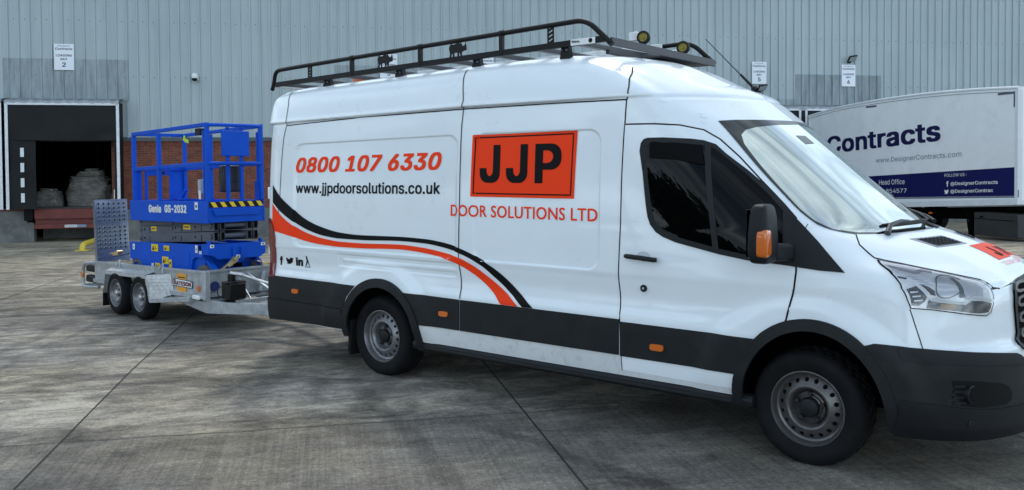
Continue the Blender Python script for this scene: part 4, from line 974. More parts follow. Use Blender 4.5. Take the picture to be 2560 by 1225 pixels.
# handle, lock
hp = outline([(2.53, 1.190), (2.65, 1.185), (2.772, 1.177)], .045)
m = VM(); m.tube([hp[0]+[0, .012, 0], hp[0]+[.02, 0, 0], hp[1], hp[2]-[.02, 0, 0], hp[2]+[0, .012, 0]], [.014, .0165, .0165, .0165, .014], 14)
for i in (0, 2): m.tube([hp[i]+[(.03 if i == 0 else -.03), 0, 0], hp[i]+[(.03 if i == 0 else -.03), .05, 0]], .012, 10)
m.build('door_handle', TRIM, door, smooth_deg=60)
cup = [(2.655+.052*math.cos(a), 1.193+.034*math.sin(a)) for a in [2*math.pi*i/24 for i in range(24)]]
drape('handle_cup', cup, 'x', .0052, mat('shaded_white_paint', (.55, .59, .64), .4, coat=.3), door, cell=(.03, .03))  # flat disc; the hollow's shade is put into its greyer white
lk = outline([(2.654, .979)], .004)[0]
VM().disc(lk, .024, (0, -1, 0), .012, 24).build('door_lock', TRIM, door)
VM().disc(lk+[0, -.013, 0], .008, (0, -1, 0), .003, 16).build('keyhole_plate', ALU, door)
# scuffs over the door
rr = random.Random(5); vsS = []
SCUF = mat('grey_scuff', (.50, .53, .56), .6)
for i in range(6):
    x = 2.52+.75*rr.random()**1.1; z = 2.165-.15*max(0, (x-2.6))*rr.uniform(.6, 1.2)+rr.uniform(-.02, .03)
    if x > 3.0: z = 2.085-(x-3.0)*.45+rr.uniform(0, .02)
    if rr.random() < .2: z += .07
    L_ = rr.uniform(.015, .06); pts = [(x, z)]
    for k in range(3): pts.append((pts[-1][0]+L_/3, pts[-1][1]-L_/3*rr.uniform(.0, .6)))
    ribbon('scuff_mark', pts, rr.uniform(.002, .0045), .0012, SCUF, bodyo, step=.01)
# mirror
def superbox(m, c, ax, e=.45, n=14, mi=0, taper=None):
    c = Vector(c); vs = []; fs = []
    f = lambda w, p: math.copysign(abs(w)**p, w)
    for i in range(n+1):
        v = -math.pi/2+math.pi*i/n
        for k in range(2*n):
            u = math.pi*k/n; p = Vector((f(math.cos(v), e)*f(math.cos(u), e), f(math.cos(v), e)*f(math.sin(u), e), f(math.sin(v), e)))
            if taper: p = taper(p)
            vs.append(c+Vector((p.x*ax[0], p.y*ax[1], p.z*ax[2])))
    for i in range(n):
        for k in range(2*n): fs.append((i*2*n+k, i*2*n+(k+1) % (2*n), (i+1)*2*n+(k+1) % (2*n), (i+1)*2*n+k))
    return m.add(vs, fs, mi)
for sg in (-1, 1):
    mm = VM(); superbox(mm, (3.575, sg*1.185, 1.397), (.062, .105, .176), .42, taper=lambda p: Vector((p.x*(1-.12*p.z), p.y*(1-.16*max(0, p.z)), p.z)))
    mo = mm.build('door_mirror', TRIM2, van, smooth_deg=60)
    mm = VM(); superbox(mm, (3.607, sg*1.248, 1.345), (.036, .044, .083), .38); mm.build('indicator_lens', AMBER, mo, smooth_deg=60)
    mm = VM(); mm.box((3.508, sg*1.09, 1.26), (3.5125, sg*1.275, 1.54)); mm.build('mirror_glass', GLASS, mo, bevel=.002)
    mm = VM(); mm.prism([(3.57, sg*1.10, 1.235), (3.70, sg*.955, 1.20), (3.74, sg*.955, 1.20), (3.74, sg*.955, 1.345), (3.70, sg*.955, 1.345), (3.60, sg*1.10, 1.34)], (0, 0, .0001)) if False else None
    mm = VM(); mm.bar((3.60, sg*1.12, 1.285), (3.655, sg*.965, 1.275), .075, .105); mm.build('mirror_arm', TRIM2, mo, bevel=.02)
# left hand copies of the cab door
def left_copy(o, parent):
    c = o.copy(); COL.objects.link(c); c.parent = parent
    for ch in o.children: left_copy(ch, c)
    return c
dl = left_copy(door, van); dl.scale = (1, -1, 1)
# front ----------------------------------------------------------------------
bon = [(11.36, 1.378), (11.079, 1.3265), (10.939, 1.2837), (10.865, 1.2575), (11.11, 1.2300), (11.235, 1.2050), (11.358, 1.1815), (11.462, 1.1645), (11.590, 1.1475), (11.637, 1.1270), (11.672, 1.1040), (11.80, 1.096), (12.10, 1.114), (12.40, 1.132), (13, 1.138), (13, 1.378), (12.3, 1.377), (11.67, 1.374)]
ribbon('panel_gap', bon[:12], .014, .001, SEAM, bodyo, 't', mirror=True, step=.05)
bonnet = drape('bonnet', inset(bon, .0)[:], 't', .0045, WHITE, van, cell=(.06, .012), mirror=True)
wsp = [(11.029, 2.0937), (11.5, 2.102), (12.2, 2.107), (13, 2.11), (13, 1.385), (12.3, 1.380), (11.67, 1.376), (11.399, 1.3785), (11.24, 1.392), (11.09, 1.41), (10.99, 1.437), (10.955, 1.511), (10.97, 1.6369), (11.0, 1.78), (11.045, 1.9262)]
BAND2 = [(11.029, 2.0937), (11.5, 2.102), (12.2, 2.107), (13, 2.11), (13, 2.085), (12.4, 2.075), (11.8, 2.055), (11.5, 2.035), (11.30, 2.0), (11.19, 1.94), (11.11, 1.80), (11.05, 1.6369), (11.02, 1.53), (11.04, 1.46), (11.16, 1.408), (11.45, 1.388), (11.7, 1.385), (13, 1.393), (13, 1.385), (12.3, 1.380), (11.67, 1.376), (11.399, 1.3785), (11.24, 1.392), (11.09, 1.41), (10.99, 1.437), (10.955, 1.511), (10.97, 1.6369), (11.0, 1.78), (11.045, 1.9262)]
ws = drape('windscreen', wsp, 't', .003, SCREEN, van, cell=(.06, .02), mirror=True)
drape('screen_border', BAND2, 't', .0042, BAND, ws, cell=(.06, .02), mirror=True)
drape('scuttle_panel', [(12.7, 1.376), (12.0, 1.370), (11.4, 1.365), (10.95, 1.36), (10.93, 1.46), (11.3, 1.50), (11.8, 1.53), (12.05, 1.495), (12.3, 1.43)], 't', .007, TRIM, van, cell=(.06, .02), left=True)
drape('rear_view_mirror', [(12.55, 2.0), (12.8, 2.0), (12.8, 1.945), (12.55, 1.94)], 't', .0046, BAND, ws, cell=(.06, .02))
def P3(t, z, off, left=False):
    p = surf([t], [z], off)[0]; return Vector((p[0], -p[1] if left else p[1], p[2]))
m = VM(); wp = [P3(11.80, 1.394, .030), P3(12.3, 1.400, .030), P3(12.75, 1.402, .030), P3(13, 1.404, .030), P3(12.8, 1.405, .03, True)]
m.tube(wp, [.010, .014, .014, .013, .008], 8); m.tube([p+Vector((.012, 0, .012)) for p in wp], .006, 6)
m.build('wiper_blade', BLACKM, van, smooth_deg=50)
m = VM(); m.tube([P3(11.72, 1.365, .02), P3(11.9, 1.385, .05), P3(12.25, 1.40, .055), P3(12.5, 1.402, .045)], [.020, .014, .011, .008], 8); m.build('wiper_arm', GREYM, van, smooth_deg=50)
m = VM(); m.tube([P3(12.3, 1.385, .03, True), P3(11.8, 1.40, .04, True), P3(11.3, 1.44, .04, True), P3(11.0, 1.50, .03, True)], [.014, .012, .011, .008], 8); m.build('wiper_arm', BLACKM, van, smooth_deg=50)
m = VM(); m.tube([P3(12.4, 1.40, .028, True), P3(11.7, 1.425, .03, True), P3(11.1, 1.49, .03, True)], .009, 8); m.build('wiper_blade', BLACKM, van, smooth_deg=50)
# bonnet vents and label
for lf in (False, True):
    vt = drape('bonnet_vent', [(11.91, 1.345), (12.66, 1.349), (12.70, 1.304), (11.95, 1.299)], 't', .0065, mat('grey_vent_rim', (.25, .26, .29), .4), van, thick=1, cell=(.06, .012), left=lf)
    vg = drape('vent_mesh', [(11.99, 1.340), (12.60, 1.344), (12.64, 1.309), (12.01, 1.305)], 't', .008, BLACKM, vt, cell=(.06, .012), left=lf)
    m = VM()
    for i in range(1, 7):
        t0 = 11.99+(12.61-11.99)*i/7; m.tube([P3(t0, 1.341, .010, lf), P3(t0+.03, 1.308, .010, lf)], .0022, 4)
    for i in range(1, 5):
        z0 = 1.308+.034*i/5; m.tube([P3(12.0, z0, .010, lf), P3(12.3, z0+.001, .010, lf), P3(12.61, z0+.002, .010, lf)], .0022, 4)
    m.build('vent_grid', TRIM2, vt)
jb = drape('bonnet_logo', [(-.375, 1.294), (-.38, 1.255), (-.41, 1.217), (0, 1.2245), (.5, 1.2165), (.98, 1.190), (1.02, 1.187), (.90, 1.252), (.86, 1.262), (.45, 1.288), (0, 1.298)], 'q', .0065, REDF, van, cell=(.05, .01))
for k, (ch, a, b_) in enumerate((('J', -.20, -.08), ('J', .08, .22), ('P', .40, .62))):
    vs, fs = text_tris(ch, b_-a, .047, .03, cell=(.03, .008)); vs = vs+[a, 1.232-.006*k-.004*max(0, k-1), 0]
    p, n = to_surf(vs, 'q', .0078); p = p+n*vs[:, 2:3]; mesh_normals('lettering', p, fs, n, BLACKV, jb)
vs, fs = text_tris('DOOR SOLUTIONS LTD', 1.3, .017, 0, cell=(.04, .008)); vs = vs+[-.45, 1.1945, 0]; vs[:, 1] -= .018*np.abs(vs[:, 0])**2
p, n = to_surf(vs, 'q', .0075); mesh_normals('lettering', p, fs, n, REDFF, bonnet)
# headlights
HL = [(10.815, 1.2462), (11.078, 1.2218), (11.188, 1.1987), (11.319, 1.1751), (11.428, 1.1575), (11.54, 1.1407), (11.592, 1.1188), (11.625, 1.093), (11.625, 1.0567), (11.592, 1.0154), (11.521, .9709), (11.433, .9524), (11.242, .9618), (10.849, .9808), (10.469, .9940), (10.172, .9976), (10.146, 1.04), (10.154, 1.1043), (10.23, 1.145), (10.331, 1.1778), (10.58, 1.215)]
IN = [(p[0]/.28, p[1]) for p in inset([(t*.28, z) for t, z in HL], .0055)]
for lf in (False, True):
    kw = dict(left=lf, cell=(.04, .012))
    hl = drape('headlight', HL, 't', .004, BLACKM, van, thick=1, **kw)
    drape('headlight_bowl', IN, 't', .0055, CHROME, hl, **kw)
    drape('lower_bezel', [(10.40, 1.0034), (10.45, 1.044), (10.581, 1.0500), (10.8, 1.042), (11.087, 1.0310), (11.212, 1.0430), (11.40, 1.036), (11.549, 1.0221), (11.52, .995), (11.46, .9735), (11.30, .9717), (10.916, .9896)], 't', .0068, LAMPDK, hl, **kw)
    drape('bezel_step', [(10.217, 1.0997), (10.411, 1.1192), (10.46, 1.0624), (10.396, 1.0385), (10.289, 1.0133), (10.189, 1.0143)], 't', .0068, LAMPDK, hl, **kw)
    for i in range(3):
        z0 = 1.035+.022*i; drape('bezel_step', [(10.24, z0), (10.37-.01*i, z0+.006), (10.375, z0+.013), (10.245, z0+.009)], 't', .0082, CHROME, hl, **kw)
    drape('indicator_lens', [(10.64, 1.0325), (10.93, 1.0262), (10.89, .9965), (10.63, 1.0007)], 't', .0080, mat('dim_amber_lens', (.30, .17, .06), .2, coat=.6), hl, **kw)
    def ell(c, e, n=26, sk=0): return [(c[0]+e[0]*(math.cos(2*math.pi*i/n)+.92*math.sin(2*math.pi*i/n)), c[1]+e[1]*math.sin(2*math.pi*i/n)) for i in range(n)]
    drape('lens_rim', ell((10.965, 1.1135), (.262, .0625)), 't', .0072, CLEAR, hl, **kw); drape('lens_ring', ell((10.965, 1.1135), (.240, .0570)), 't', .0080, LAMPDK, hl, **kw)
    drape('main_lens', ell((10.965, 1.1135), (.222, .0525)), 't', .0088, LENS, hl, **kw)
    drape('side_lens', [(11.2, 1.1530), (11.42, 1.1261), (11.475, 1.1003), (11.42, 1.0602), (11.281, 1.0663), (11.12, 1.050), (11.13, 1.075), (11.134, 1.1204)], 't', .0088, mat('pale_lens', (.55, .56, .60), .14, metal=.2, coat=1), hl, **kw)
    drape('lens_bar', [(11.171, 1.1554), (11.225, 1.1523), (11.105, 1.0600), (11.02, 1.0605)], 't', .0098, mat('lens_bar_grey', (.14, .145, .16), .25, metal=.5, coat=.8), hl, **kw)
    drape('chrome_bar', [(10.458, 1.0567), (10.592, 1.0606), (10.692, 1.0500), (10.9, 1.042), (11.07, 1.0367), (11.25, 1.0639), (11.598, 1.0386), (11.587, 1.0269), (11.254, 1.049), (11.092, 1.0224), (10.66, 1.0333), (10.494, 1.0395)], 't', .0105, CLEAR, hl, **kw)
    drape('bezel_line', [(10.723, 1.2167), (10.814, 1.2038), (10.898, 1.1887), (11.12, 1.1978), (11.178, 1.1884), (11.103, 1.1795), (11.023, 1.1863), (10.86, 1.1768), (10.759, 1.1768), (10.663, 1.1919), (10.635, 1.2063)], 't', .0075, mat('lilac_grey_chrome', (.30, .30, .36), .3, metal=.5, coat=1), hl, **kw)
    drape('bezel_line', [(10.342, 1.1646), (10.459, 1.1564), (10.401, 1.1491), (10.311, 1.1552)], 't', .0075, LAMPDK, hl, **kw)
    drape('bezel_line', [(10.502, 1.1282), (10.609, 1.115), (10.700, 1.0638), (10.538, 1.0748)], 't', .0072, LAMPDK, hl, **kw)
    drape('lamp_cover', inset(IN, -.002), 't', .020, COVER, hl, **kw)
    for i in range(4):
        a = 10.50+.02*i; z0 = 1.165-.012*i; drape('bezel_line', [(a, z0), (a+.16, z0-.006), (a+.155, z0-.009), (a-.005, z0-.003)], 't', .0072, mat('pale_grey_chrome', (.45, .46, .50), .3, metal=.5), hl, **kw)
# bumper and grille
ARC = [(WB+.05+.487*math.cos(a), .343+.54*math.sin(a)) for a in [math.radians(d) for d in (-4, 10, 25, 40, 52)]]
def tzs(pts): return [(float(tx([x], [z])[0]), z) for x, z in pts]
bt_ = [(9.80, .790), (9.941, .7862), (10.307, .7833), (10.875, .7697), (11.30, .760), (11.518, .7518), (11.773, .7396), (11.854, .7263), (11.95, .70), (12.2, .695), (13, .695)]
bump_ = tzs([(max(x, 0), max(z, .40)) for x, z in ARC])
poly = [(10.1, .40)]+bump_[1:]+bt_+[(13, .40)]
bumper = drape('front_bumper', poly, 't', .018, TRIM, van, thick=1, cell=(.05, .025), mirror=True)
drape('bumper_moulding', [(10.0, .775), (10.307, .7763), (10.875, .7627), (11.518, .7448), (11.77, .732), (11.9, .70), (11.9, .672), (11.5, .690), (10.8, .705), (10.05, .715)], 't', .028, TRIM2, bumper, thick=1, cell=(.05, .02), mirror=True)
drape('bumper_lip', [(10.06, .29), (10.10, .50), (10.30, .492), (10.8, .472), (11.3, .457), (11.8, .452), (13, .452), (13, .29)], 't', .030, TRIM2, bumper, thick=1, cell=(.05, .02), mirror=True)
fr = drape('fog_recess_shade', [(10.68, .6187), (11.106, .6143), (11.45, .593), (11.58, .5714), (11.645, .530), (11.641, .4937), (11.56, .4693), (11.171, .4674), (10.85, .4793)], 't', .0186, FOGM, bumper, cell=(.05, .02), mirror=True)  # flat patch, no hollow: the shade is painted in its dark colour
for sg in (-1, 1):
    c = P3(10.95, .545, .0, sg > 0); m = VM(); m.lathe([(.040, -.01), (.042, .02), (.047, .022), (.048, .034), (.042, .036), (.038, .018), (.001, .012)], c+Vector((.0, 0, 0)), (.97, sg*.25, 0), 26); m.build('fog_lamp', TRIM, bumper, smooth_deg=40)
    c = P3(11.0, .385, .03, sg > 0); VM().lathe([(.018, .0), (.018, .004), (.012, .005), (.011, .001), (.001, .001)], c, (.8, sg*.6, 0), 18).build('tow_eye_cap', TRIM, bumper)
    m = VM()
    for k in range(4): z = .50+.03*k; m.bar(P3(10.72, z, .024, sg > 0), P3(10.90, z-.002, .024, sg > 0), .008, .012)
    m.build('recess_rib', TRIM2, bumper)
GRL = [(12.02, .745), (11.94, .775), (12.05, .837), (12.065, .9958), (12.14, 1.085), (12.30, 1.117), (12.60, 1.128), (13, 1.133), (13, .745)]
gr = drape('grille', GRL, 't', .006, DARK, van, thick=1, cell=(.05, .02), mirror=True)
ribbon('grille_frame', GRL[:7], .030, .016, TRIM, gr, 't', mirror=True, step=.03)
for z in (.80, .89, .98, 1.06):
    for lf in (False, True):
        o_ = [(12.16, z), (12.13, z+.016), (12.17, z+.050), (12.3, z+.056), (13, z+.058), (13, z+.044), (12.3, z+.042), (12.21, z+.036), (12.19, z+.018), (12.26, z+.010), (13, z+.008), (13, z-.004), (12.25, z-.006)]
        drape('grille_bar', o_, 't', .017, mat('grey_grille_bar', (.085, .09, .09), .4), gr, thick=1, cell=(.05, .02), left=lf)
ribbon('panel_gap', [(10.166, .995), (10.231, .8939), (10.307, .7833)], .006, .0012, SEAM, bodyo, 't', mirror=True, step=.05)
ribbon('panel_gap', [(11.60, 1.094), (11.9, 1.104), (12.15, 1.112)], .010, .0015, SEAM, bodyo, 't', mirror=True, step=.05)
ribbon('panel_gap', [(9.28, 2.135), (9.62, 2.0), (9.95, 1.85), (10.2, 1.7)], .001, .0003, GROOVE, bodyo, 't') if False else None
# A pillar / wing joint
ribbon('panel_gap', [(10.13, 1.445), (10.45, 1.415), (10.75, 1.44)], .005, .0012, SEAM, bodyo, 't', mirror=True, step=.05)
# tail lamps
drape('tail_lamp', [(-1.585, .752), (-1.458, .758), (-1.448, 1.13), (-1.478, 1.255), (-1.53, 1.335), (-1.588, 1.335)], 'x', .014, REDLENS, van, thick=1, cell=(.02, .04), mirror=True)
VM().box((-1.655, -.93, 1.50), (-1.60, -.80, 1.62)).box((-1.655, -.93, .95), (-1.60, -.80, 1.05)).build('rear_door_hinge', WHITE, van, bevel=.01)
# signwriting ----------------------------------------------------------------
BT = [(-1.503, 1.6694), (-1.381, 1.5586), (-1.185, 1.4435), (-1.01, 1.3505), (-.773, 1.2777), (-.491, 1.2306), (-.22, 1.2177), (.286, 1.2228), (.57, 1.2168), (.797, 1.1957), (1.023, 1.1475), (1.21, 1.0812), (1.386, .9928), (1.535, .8875), (1.666, .7909), (1.72, .754)]
BB = [(-1.497, 1.4938), (-1.377, 1.4125), (-1.183, 1.3193), (-.949, 1.2378), (-.716, 1.1918), (-.49, 1.1754), (-.22, 1.1744), (.286, 1.1868), (.57, 1.1801), (.797, 1.1557), (1.023, 1.1053), (1.189, 1.0431), (1.34, .9488), (1.501, .8378), (1.615, .754)]
RT = [(-1.505, 1.4826), (-1.377, 1.3788), (-1.183, 1.2803), (-.949, 1.2061), (-.716, 1.1656), (-.49, 1.1478), (-.22, 1.1455), (.286, 1.1562), (.524, 1.1458), (.753, 1.1211), (.981, 1.0807), (1.143, 1.0196), (1.299, .9344), (1.441, .8497), (1.575, .754)]
RB = [(-1.502, 1.2139), (-1.245, 1.1769), (-1.009, 1.1353), (-.773, 1.1102), (-.49, 1.0996), (-.219, 1.1012), (.286, 1.1154), (.526, 1.104), (.757, 1.0772), (.933, 1.038), (1.096, .9743), (1.236, .8942), (1.347, .813), (1.407, .754)]
def dense(P, n=90):
    P = np.array(P); d = np.concatenate([[0], np.cumsum(np.linalg.norm(np.diff(P, axis=0), axis=1))]); q = np.linspace(0, d[-1], n); return [tuple(p) for p in pchip(d, P, q)]
drape('black_swoosh', dense(BT)+dense(BB)[::-1], 'x', .0046, BLACKV, bodyo, cell=(.014, .02))
drape('orange_swoosh', dense(RT)+dense(RB)[::-1], 'x', .0042, RED, bodyo, cell=(.014, .02))
lettering('0800 107 6330', -1.146, .756, 1.7835, 1.930, RED, bodyo, bold=.03, shear=.22, name='phone_number')
lettering('www.jjpdoorsolutions.co.uk', -1.142, .747, 1.562, 1.687, BLACKV, bodyo, bold=.018, name='web_address')
box = drape('logo_panel', [(1.088, 1.571), (2.070, 1.5705), (2.088, 2.061), (1.096, 2.053)], 'x', .0050, RED, van, cell=(.014, .014))
ribbon('logo_border', [(1.115, 1.597), (2.042, 1.5955), (2.055, 2.036), (1.124, 2.029)], .010, .0066, BLACKV, box, closed=True, step=.015)
for ch, a, b_ in (('J', 1.173, 1.378), ('J', 1.438, 1.645), ('P', 1.715, 1.955)): lettering(ch, a, b_, 1.679, 1.970, BLACKV, box, bold=.03, off=.0070)
lettering('DOOR SOLUTIONS LTD', .868, 2.272, 1.413, 1.505, RED, bodyo, bold=.014, spacing=1.03, sans=False)
lettering('f', -1.398, -1.352, .875, .964, BLACKV, bodyo, bold=.05)
lettering('in', -1.145, -1.035, .885, .968, BLACKV, bodyo, bold=.05)
bird = [(0, .12), (.25, .02), (.5, .02), (.75, .2), (.88, .5), (.88, .68), (1, .85), (.86, .8), (.97, .98), (.82, .92), (.7, 1), (.55, .92), (.5, .7), (.3, .76), (.06, .95), (.0, .7), (.1, .55), (.0, .55), (.08, .38), (.2, .32), (.1, .3), (.2, .18)]
drape('bird_mark', [(-1.30+.122*x, .893+.068*y) for x, y in bird], 'x', .003, BLACKV, bodyo, cell=(.03, .03))
drape('walker_mark', [(-.985, .985), (-.968, .99), (-.962, .965), (-.945, .91), (-.93, .893), (-.945, .893), (-.965, .93), (-.985, .893), (-1.0, .893), (-.98, .94)], 'x', .003, BLACKV, bodyo, cell=(.03, .03))
drape('walker_mark', [(-1.01, .879), (-.925, .880), (-.925, .887), (-1.01, .886)], 'x', .003, BLACKV, bodyo, cell=(.03, .03))
# aerial
m = VM(); pb = Vector((2.80, .45, 2.40)); tp = Vector((2.38, .45, 2.83))
m.tube([pb, pb.lerp(tp, .28)], [.012, .010], 8).tube([pb.lerp(tp, .28), tp], [.0045, .0032], 6); m.lathe([(.03, -.02), (.025, .01), (.012, .03)], pb, tp-pb, 12); m.build('aerial', BLACKM, van)
# ---- roof rack, bolted to the van
rk = VM(); YR = .80
def rz(x): return 2.622+.022*(x+1.7)/1.0 if x < 2.3 else 2.71
def RZ(x): return 2.635+(2.715-2.635)*(x+1.67)/(2.26+1.67)
rack = None
def TZ_(x): return 2.782+.0245*(x+1.45)      # top tube
for sg in (-1, 1):
    m = VM(); m.bar((-1.66, sg*YR, RZ(-1.66)), (2.24, sg*YR, RZ(2.24)), .028, .046)
    top = [(-1.735, sg*YR, 2.585), (-1.705, sg*YR, 2.64), (-1.675, sg*YR, 2.772), (-1.45, sg*YR, 2.782), (2.065, sg*YR, 2.868), (2.285, sg*YR, 2.668)]
    m.tube(rounded_path(top, .10, 8), .020, 12)
    o = m.build('roof_rack', BLACKM, van, smooth_deg=50)
    if sg < 0: rack = o
    for x in (-.52, .36, 1.26):
        m = VM()
        zt = TZ_(x)
        m.box((x-.017, sg*YR-.018, RZ(x)-.02), (x+.017, sg*YR+.018, zt)); m.lathe([(.025, -.02), (.025, .02)], (x, sg*YR, zt), (1, 0, 0), 12); m.build('rack_post', BLACKM, o, bevel=.004)
    for x in (-1.13, 1.74):
        zt = TZ_(x); m = VM()
        for dx in (-.024, .024): m.box((x+dx-.006, sg*YR-.004, RZ(x)), (x+dx+.006, sg*YR+.004, zt))
        for k in range(4):
            z = RZ(x)+.03+(zt-RZ(x)-.06)*k/3; m.bar((x-.024, sg*YR, z-.012), (x+.024, sg*YR, z+.012), .008, .016)
        m.build('slotted_post', BLACKM, o)
    # animal silhouettes cut from plate
    rh = [(.0, .0), (.03, .25), (.0, .45), (-.03, .62), (.02, .80), (.10, .90), (.25, .84), (.40, .90), (.55, .93), (.63, .86), (.66, .96), (.70, .84), (.80, .66), (.86, .74), (.88, .64), (.94, .92), (.99, .60), (1.0, .46), (.94, .36), (.82, .36), (.74, .28), (.71, .22), (.74, .0), (.65, .0), (.62, .24), (.57, .26), (.55, .0), (.47, .0), (.47, .28), (.30, .30), (.27, .16), (.29, .0), (.20, .0), (.18, .22), (.12, .26), (.09, .0)]
    for x in (-.17, .70):
        z0 = RZ(x)+.022; hgt = TZ_(x)-RZ(x)-.03; w = .19
        VM().prism([(x+w*a, sg*YR-.003, z0+hgt*b) for a, b in rh], (0, .006, 0)).build('rhino_plate', BLACKM, o, smooth_deg=0, fix=True)
for x in (-1.55, -1.1, -.62, -.12, .35, .72, 1.2, 1.62, 2.0):
    m = VM(); m.box((x-.03, -YR+.016, RZ(x)-.024), (x+.03, YR-.016, RZ(x)+.006))
    m.build('cross_bar', GREYM, rack, bevel=.003)
m = VM(); m.bar((2.275, -YR, 2.692), (2.285, YR, 2.672), .022, .058); m.build('front_bar', GREYM, rack, bevel=.004)
m = VM(); m.bar((2.05, -YR+.3, 2.665), (2.05, YR-.1, 2.665), .03, .03); m.prism([(1.62, -.05, 2.656), (2.25, -.05, 2.650), (2.25, .78, 2.650), (1.62, .78, 2.656)], (0, 0, .012)); m.build('front_tray', GREYM, rack)
m = VM(); m.tube([(-1.72, -YR, 2.628), (-1.72, YR, 2.628)], .018, 10); m.build('rear_roller', ALU, rack)
for x in (-.9, .08, .98, 1.86):
    for sg in (-1, 1):
        zb = 2.60; m = VM()
        m.prism([(x-.055, sg*.74, zb-.03), (x+.055, sg*.74, zb-.03), (x+.042, sg*.74, zb+.03), (x+.032, sg*.74, RZ(x)-.01), (x-.032, sg*.74, RZ(x)-.01), (x-.042, sg*.74, zb+.03)], (0, sg*.05, 0))
        m.build('rack_foot', BLACKM, rack, bevel=.004, fix=True)
m = VM()
for x in (-.9, .08, .98, 1.86):
    for sg in (-1, 1):
        for dx in (-.02, .025): m.lathe([(.001, 0), (.008, 0), (.008, .010), (.001, .012)], (x+dx, sg*.795, RZ(x)-.042), (0, sg, 0), 8)
m.build('rack_bolts', GREYP, rack)
st = VM().box((1.935, -YR-.0175, RZ(2)-.022), (2.15, -YR-.0155, RZ(2)+.024)).build('rack_sticker', WLABEL, rack)
text_on('lettering', 'Rhino', VORG*-1+Vector((1.945, -YR-.018, RZ(2)-.004)), (1, 0, 0), (0, 0, 1), .07, .018, BLACKV, rack, bold=.03, d=.0008)
m = VM(); m.lathe([(.001, 0), (.017, 0), (.017, .001), (.001, .001)], (2.11, -YR-.0175, RZ(2)+.002), (0, -1, 0), 16); m.build('sticker_mark', BLACKV, rack)
# ---- things carried on the rack
t = thing('ladder', 'aluminium extension ladder with yellow wheels lying on the roof rack', 'ladder', (.9, .3, 2.70))
LO = Vector((.9, .3, 2.70)); m = MB(LO)
for y in (.12, .50): m.bar((-.6, y, 2.735), (2.16, y, 2.745), .03, .06)
m.build('side_rails', ALU, t, bevel=.004)
m = MB(LO)
for i in range(10): x = -.45+.27*i; m.tube([(x, .12, 2.717+.006*(x+.6)), (x, .50, 2.717+.006*(x+.6))], .015, 8)
m.build('rungs', ALU, t)
for y, x, z in ((.06, 2.03, 2.835), (.33, 2.24, 2.762)):
    MB(LO).lathe([(.036, -.022), (.052, -.020), (.055, 0), (.052, .020), (.036, .022)], (x, y, z), (.25, -1, .1), 26, closed=True).build('wheel_tyre', TRIM2, t, smooth_deg=40)
    m = MB(LO).lathe([(.001, .012), (.012, .020), (.014, .006), (.033, .006), (.037, .018), (.037, -.018), (.001, -.016)], (x, y, z), (.25, -1, .1), 24); m.build('wheel_hub', YWHEEL, t, smooth_deg=30)
    m = MB(LO); m.bar((x-.06, y+.04, z-.01), (x+.03, y+.03, z), .012, .05).bar((x-.05, y+.05, z-.09), (x, y+.04, z), .02, .03); m.build('wheel_bracket', BLACKM, t)
MB(LO).box((1.90, .04, 2.815), (1.985, .09, 2.885)).build('end_block', ALU, t, bevel=.006)
o = MB(Vector((-.62, -.35, 2.66))).tube([(-.75, -.56, 2.645), (-.74, -.10, 2.645)], .036, 14).build('orange_tube', ORANGE, None); o.location = (-.62, -.35, 2.66)
tag(o, 'short orange plastic tube lying across the rear of the roof rack', 'tube')
# ---------------------------------------------------------------- plant trailer
TYAW, TPIT = -.0778, .0152
TX = Vector((math.cos(TYAW)*math.cos(TPIT), math.sin(TYAW)*math.cos(TPIT), math.sin(TPIT))); TY = Vector((-math.sin(TYAW), math.cos(TYAW), 0)); TZ = TX.cross(TY)
TROT = Matrix((TX, TY, TZ)).transposed(); TO = Vector((-4.802, -.61, -.068))
def tw(x, y, z): return TO+TX*x+TY*y+TZ*z
tr_ = thing('plant_trailer', 'galvanised twin-axle plant trailer hitched behind the van', 'trailer', TO, TROT)
def zt(x): return .648+.016*x          # top edge of the sides
m = MB()
for y, o in ((.12, .03), (1.12, -.03)):
    m.prism([(-1.70, y, .36), (1.46, y, .385), (1.46, y, zt(1.46)), (-1.70, y, zt(-1.7))], (0, o*.12, 0))
    m.bar((-1.70, y+o*.3, zt(-1.7)), (1.46, y+o*.3, zt(1.46)), .05, .028)
    m.bar((-1.70, y, .37), (1.46, y, .39), .05, .05)
m.build('side_panel', GALV, tr_, bevel=.003, fix=True)
m = MB(); m.box((1.445, .13, .40), (1.46, 1.11, zt(1.46))).bar((1.46, .12, zt(1.46)+.004), (1.46, 1.12, zt(1.46)+.004), .05, .028).box((1.43, .12, .38), (1.475, 1.12, .425)); m.build('front_board', GALVD, tr_, bevel=.003)
m = MB()
for y in (.105, 1.075): m.box((1.44, y, .35), (1.515, y+.06, zt(1.46)+.012))
m.build('corner_post', GALV, tr_, bevel=.004)
MB().box((-1.68, .14, .325), (1.44, 1.10, .349)).build('deck', GALVD, tr_)
m = MB()
for y0, y1 in ((.17, .56), (1.07, .68)):
    m.prism([(.2, y0-.03, .34), (1.0, y0-.03, .25), (1.45, y0-.03, .20), (1.75, y0, .215), (1.75, y0, .345), (1.35, y0-.03, .36)], (0, .06, 0))
    m.bar((1.72, y0+.03, .28), (3.3, y1, .34), .06, .13)
m.build('drawbar', GALV, tr_, bevel=.005, fix=True)
m = MB(); m.bar((1.9, .27, .35), (1.9, .97, .35), .05, .05).bar((2.35, .38, .37), (2.35, .86, .37), .05, .05).bar((1.52, .62, .62), (2.3, .62, .38), .03, .03).bar((1.52, .95, .60), (2.25, .70, .38), .03, .03).bar((1.5, .80, .40), (1.5, .86, .62), .035, .035).bar((1.53, .5, .60), (1.9, .45, .37), .012, .02)
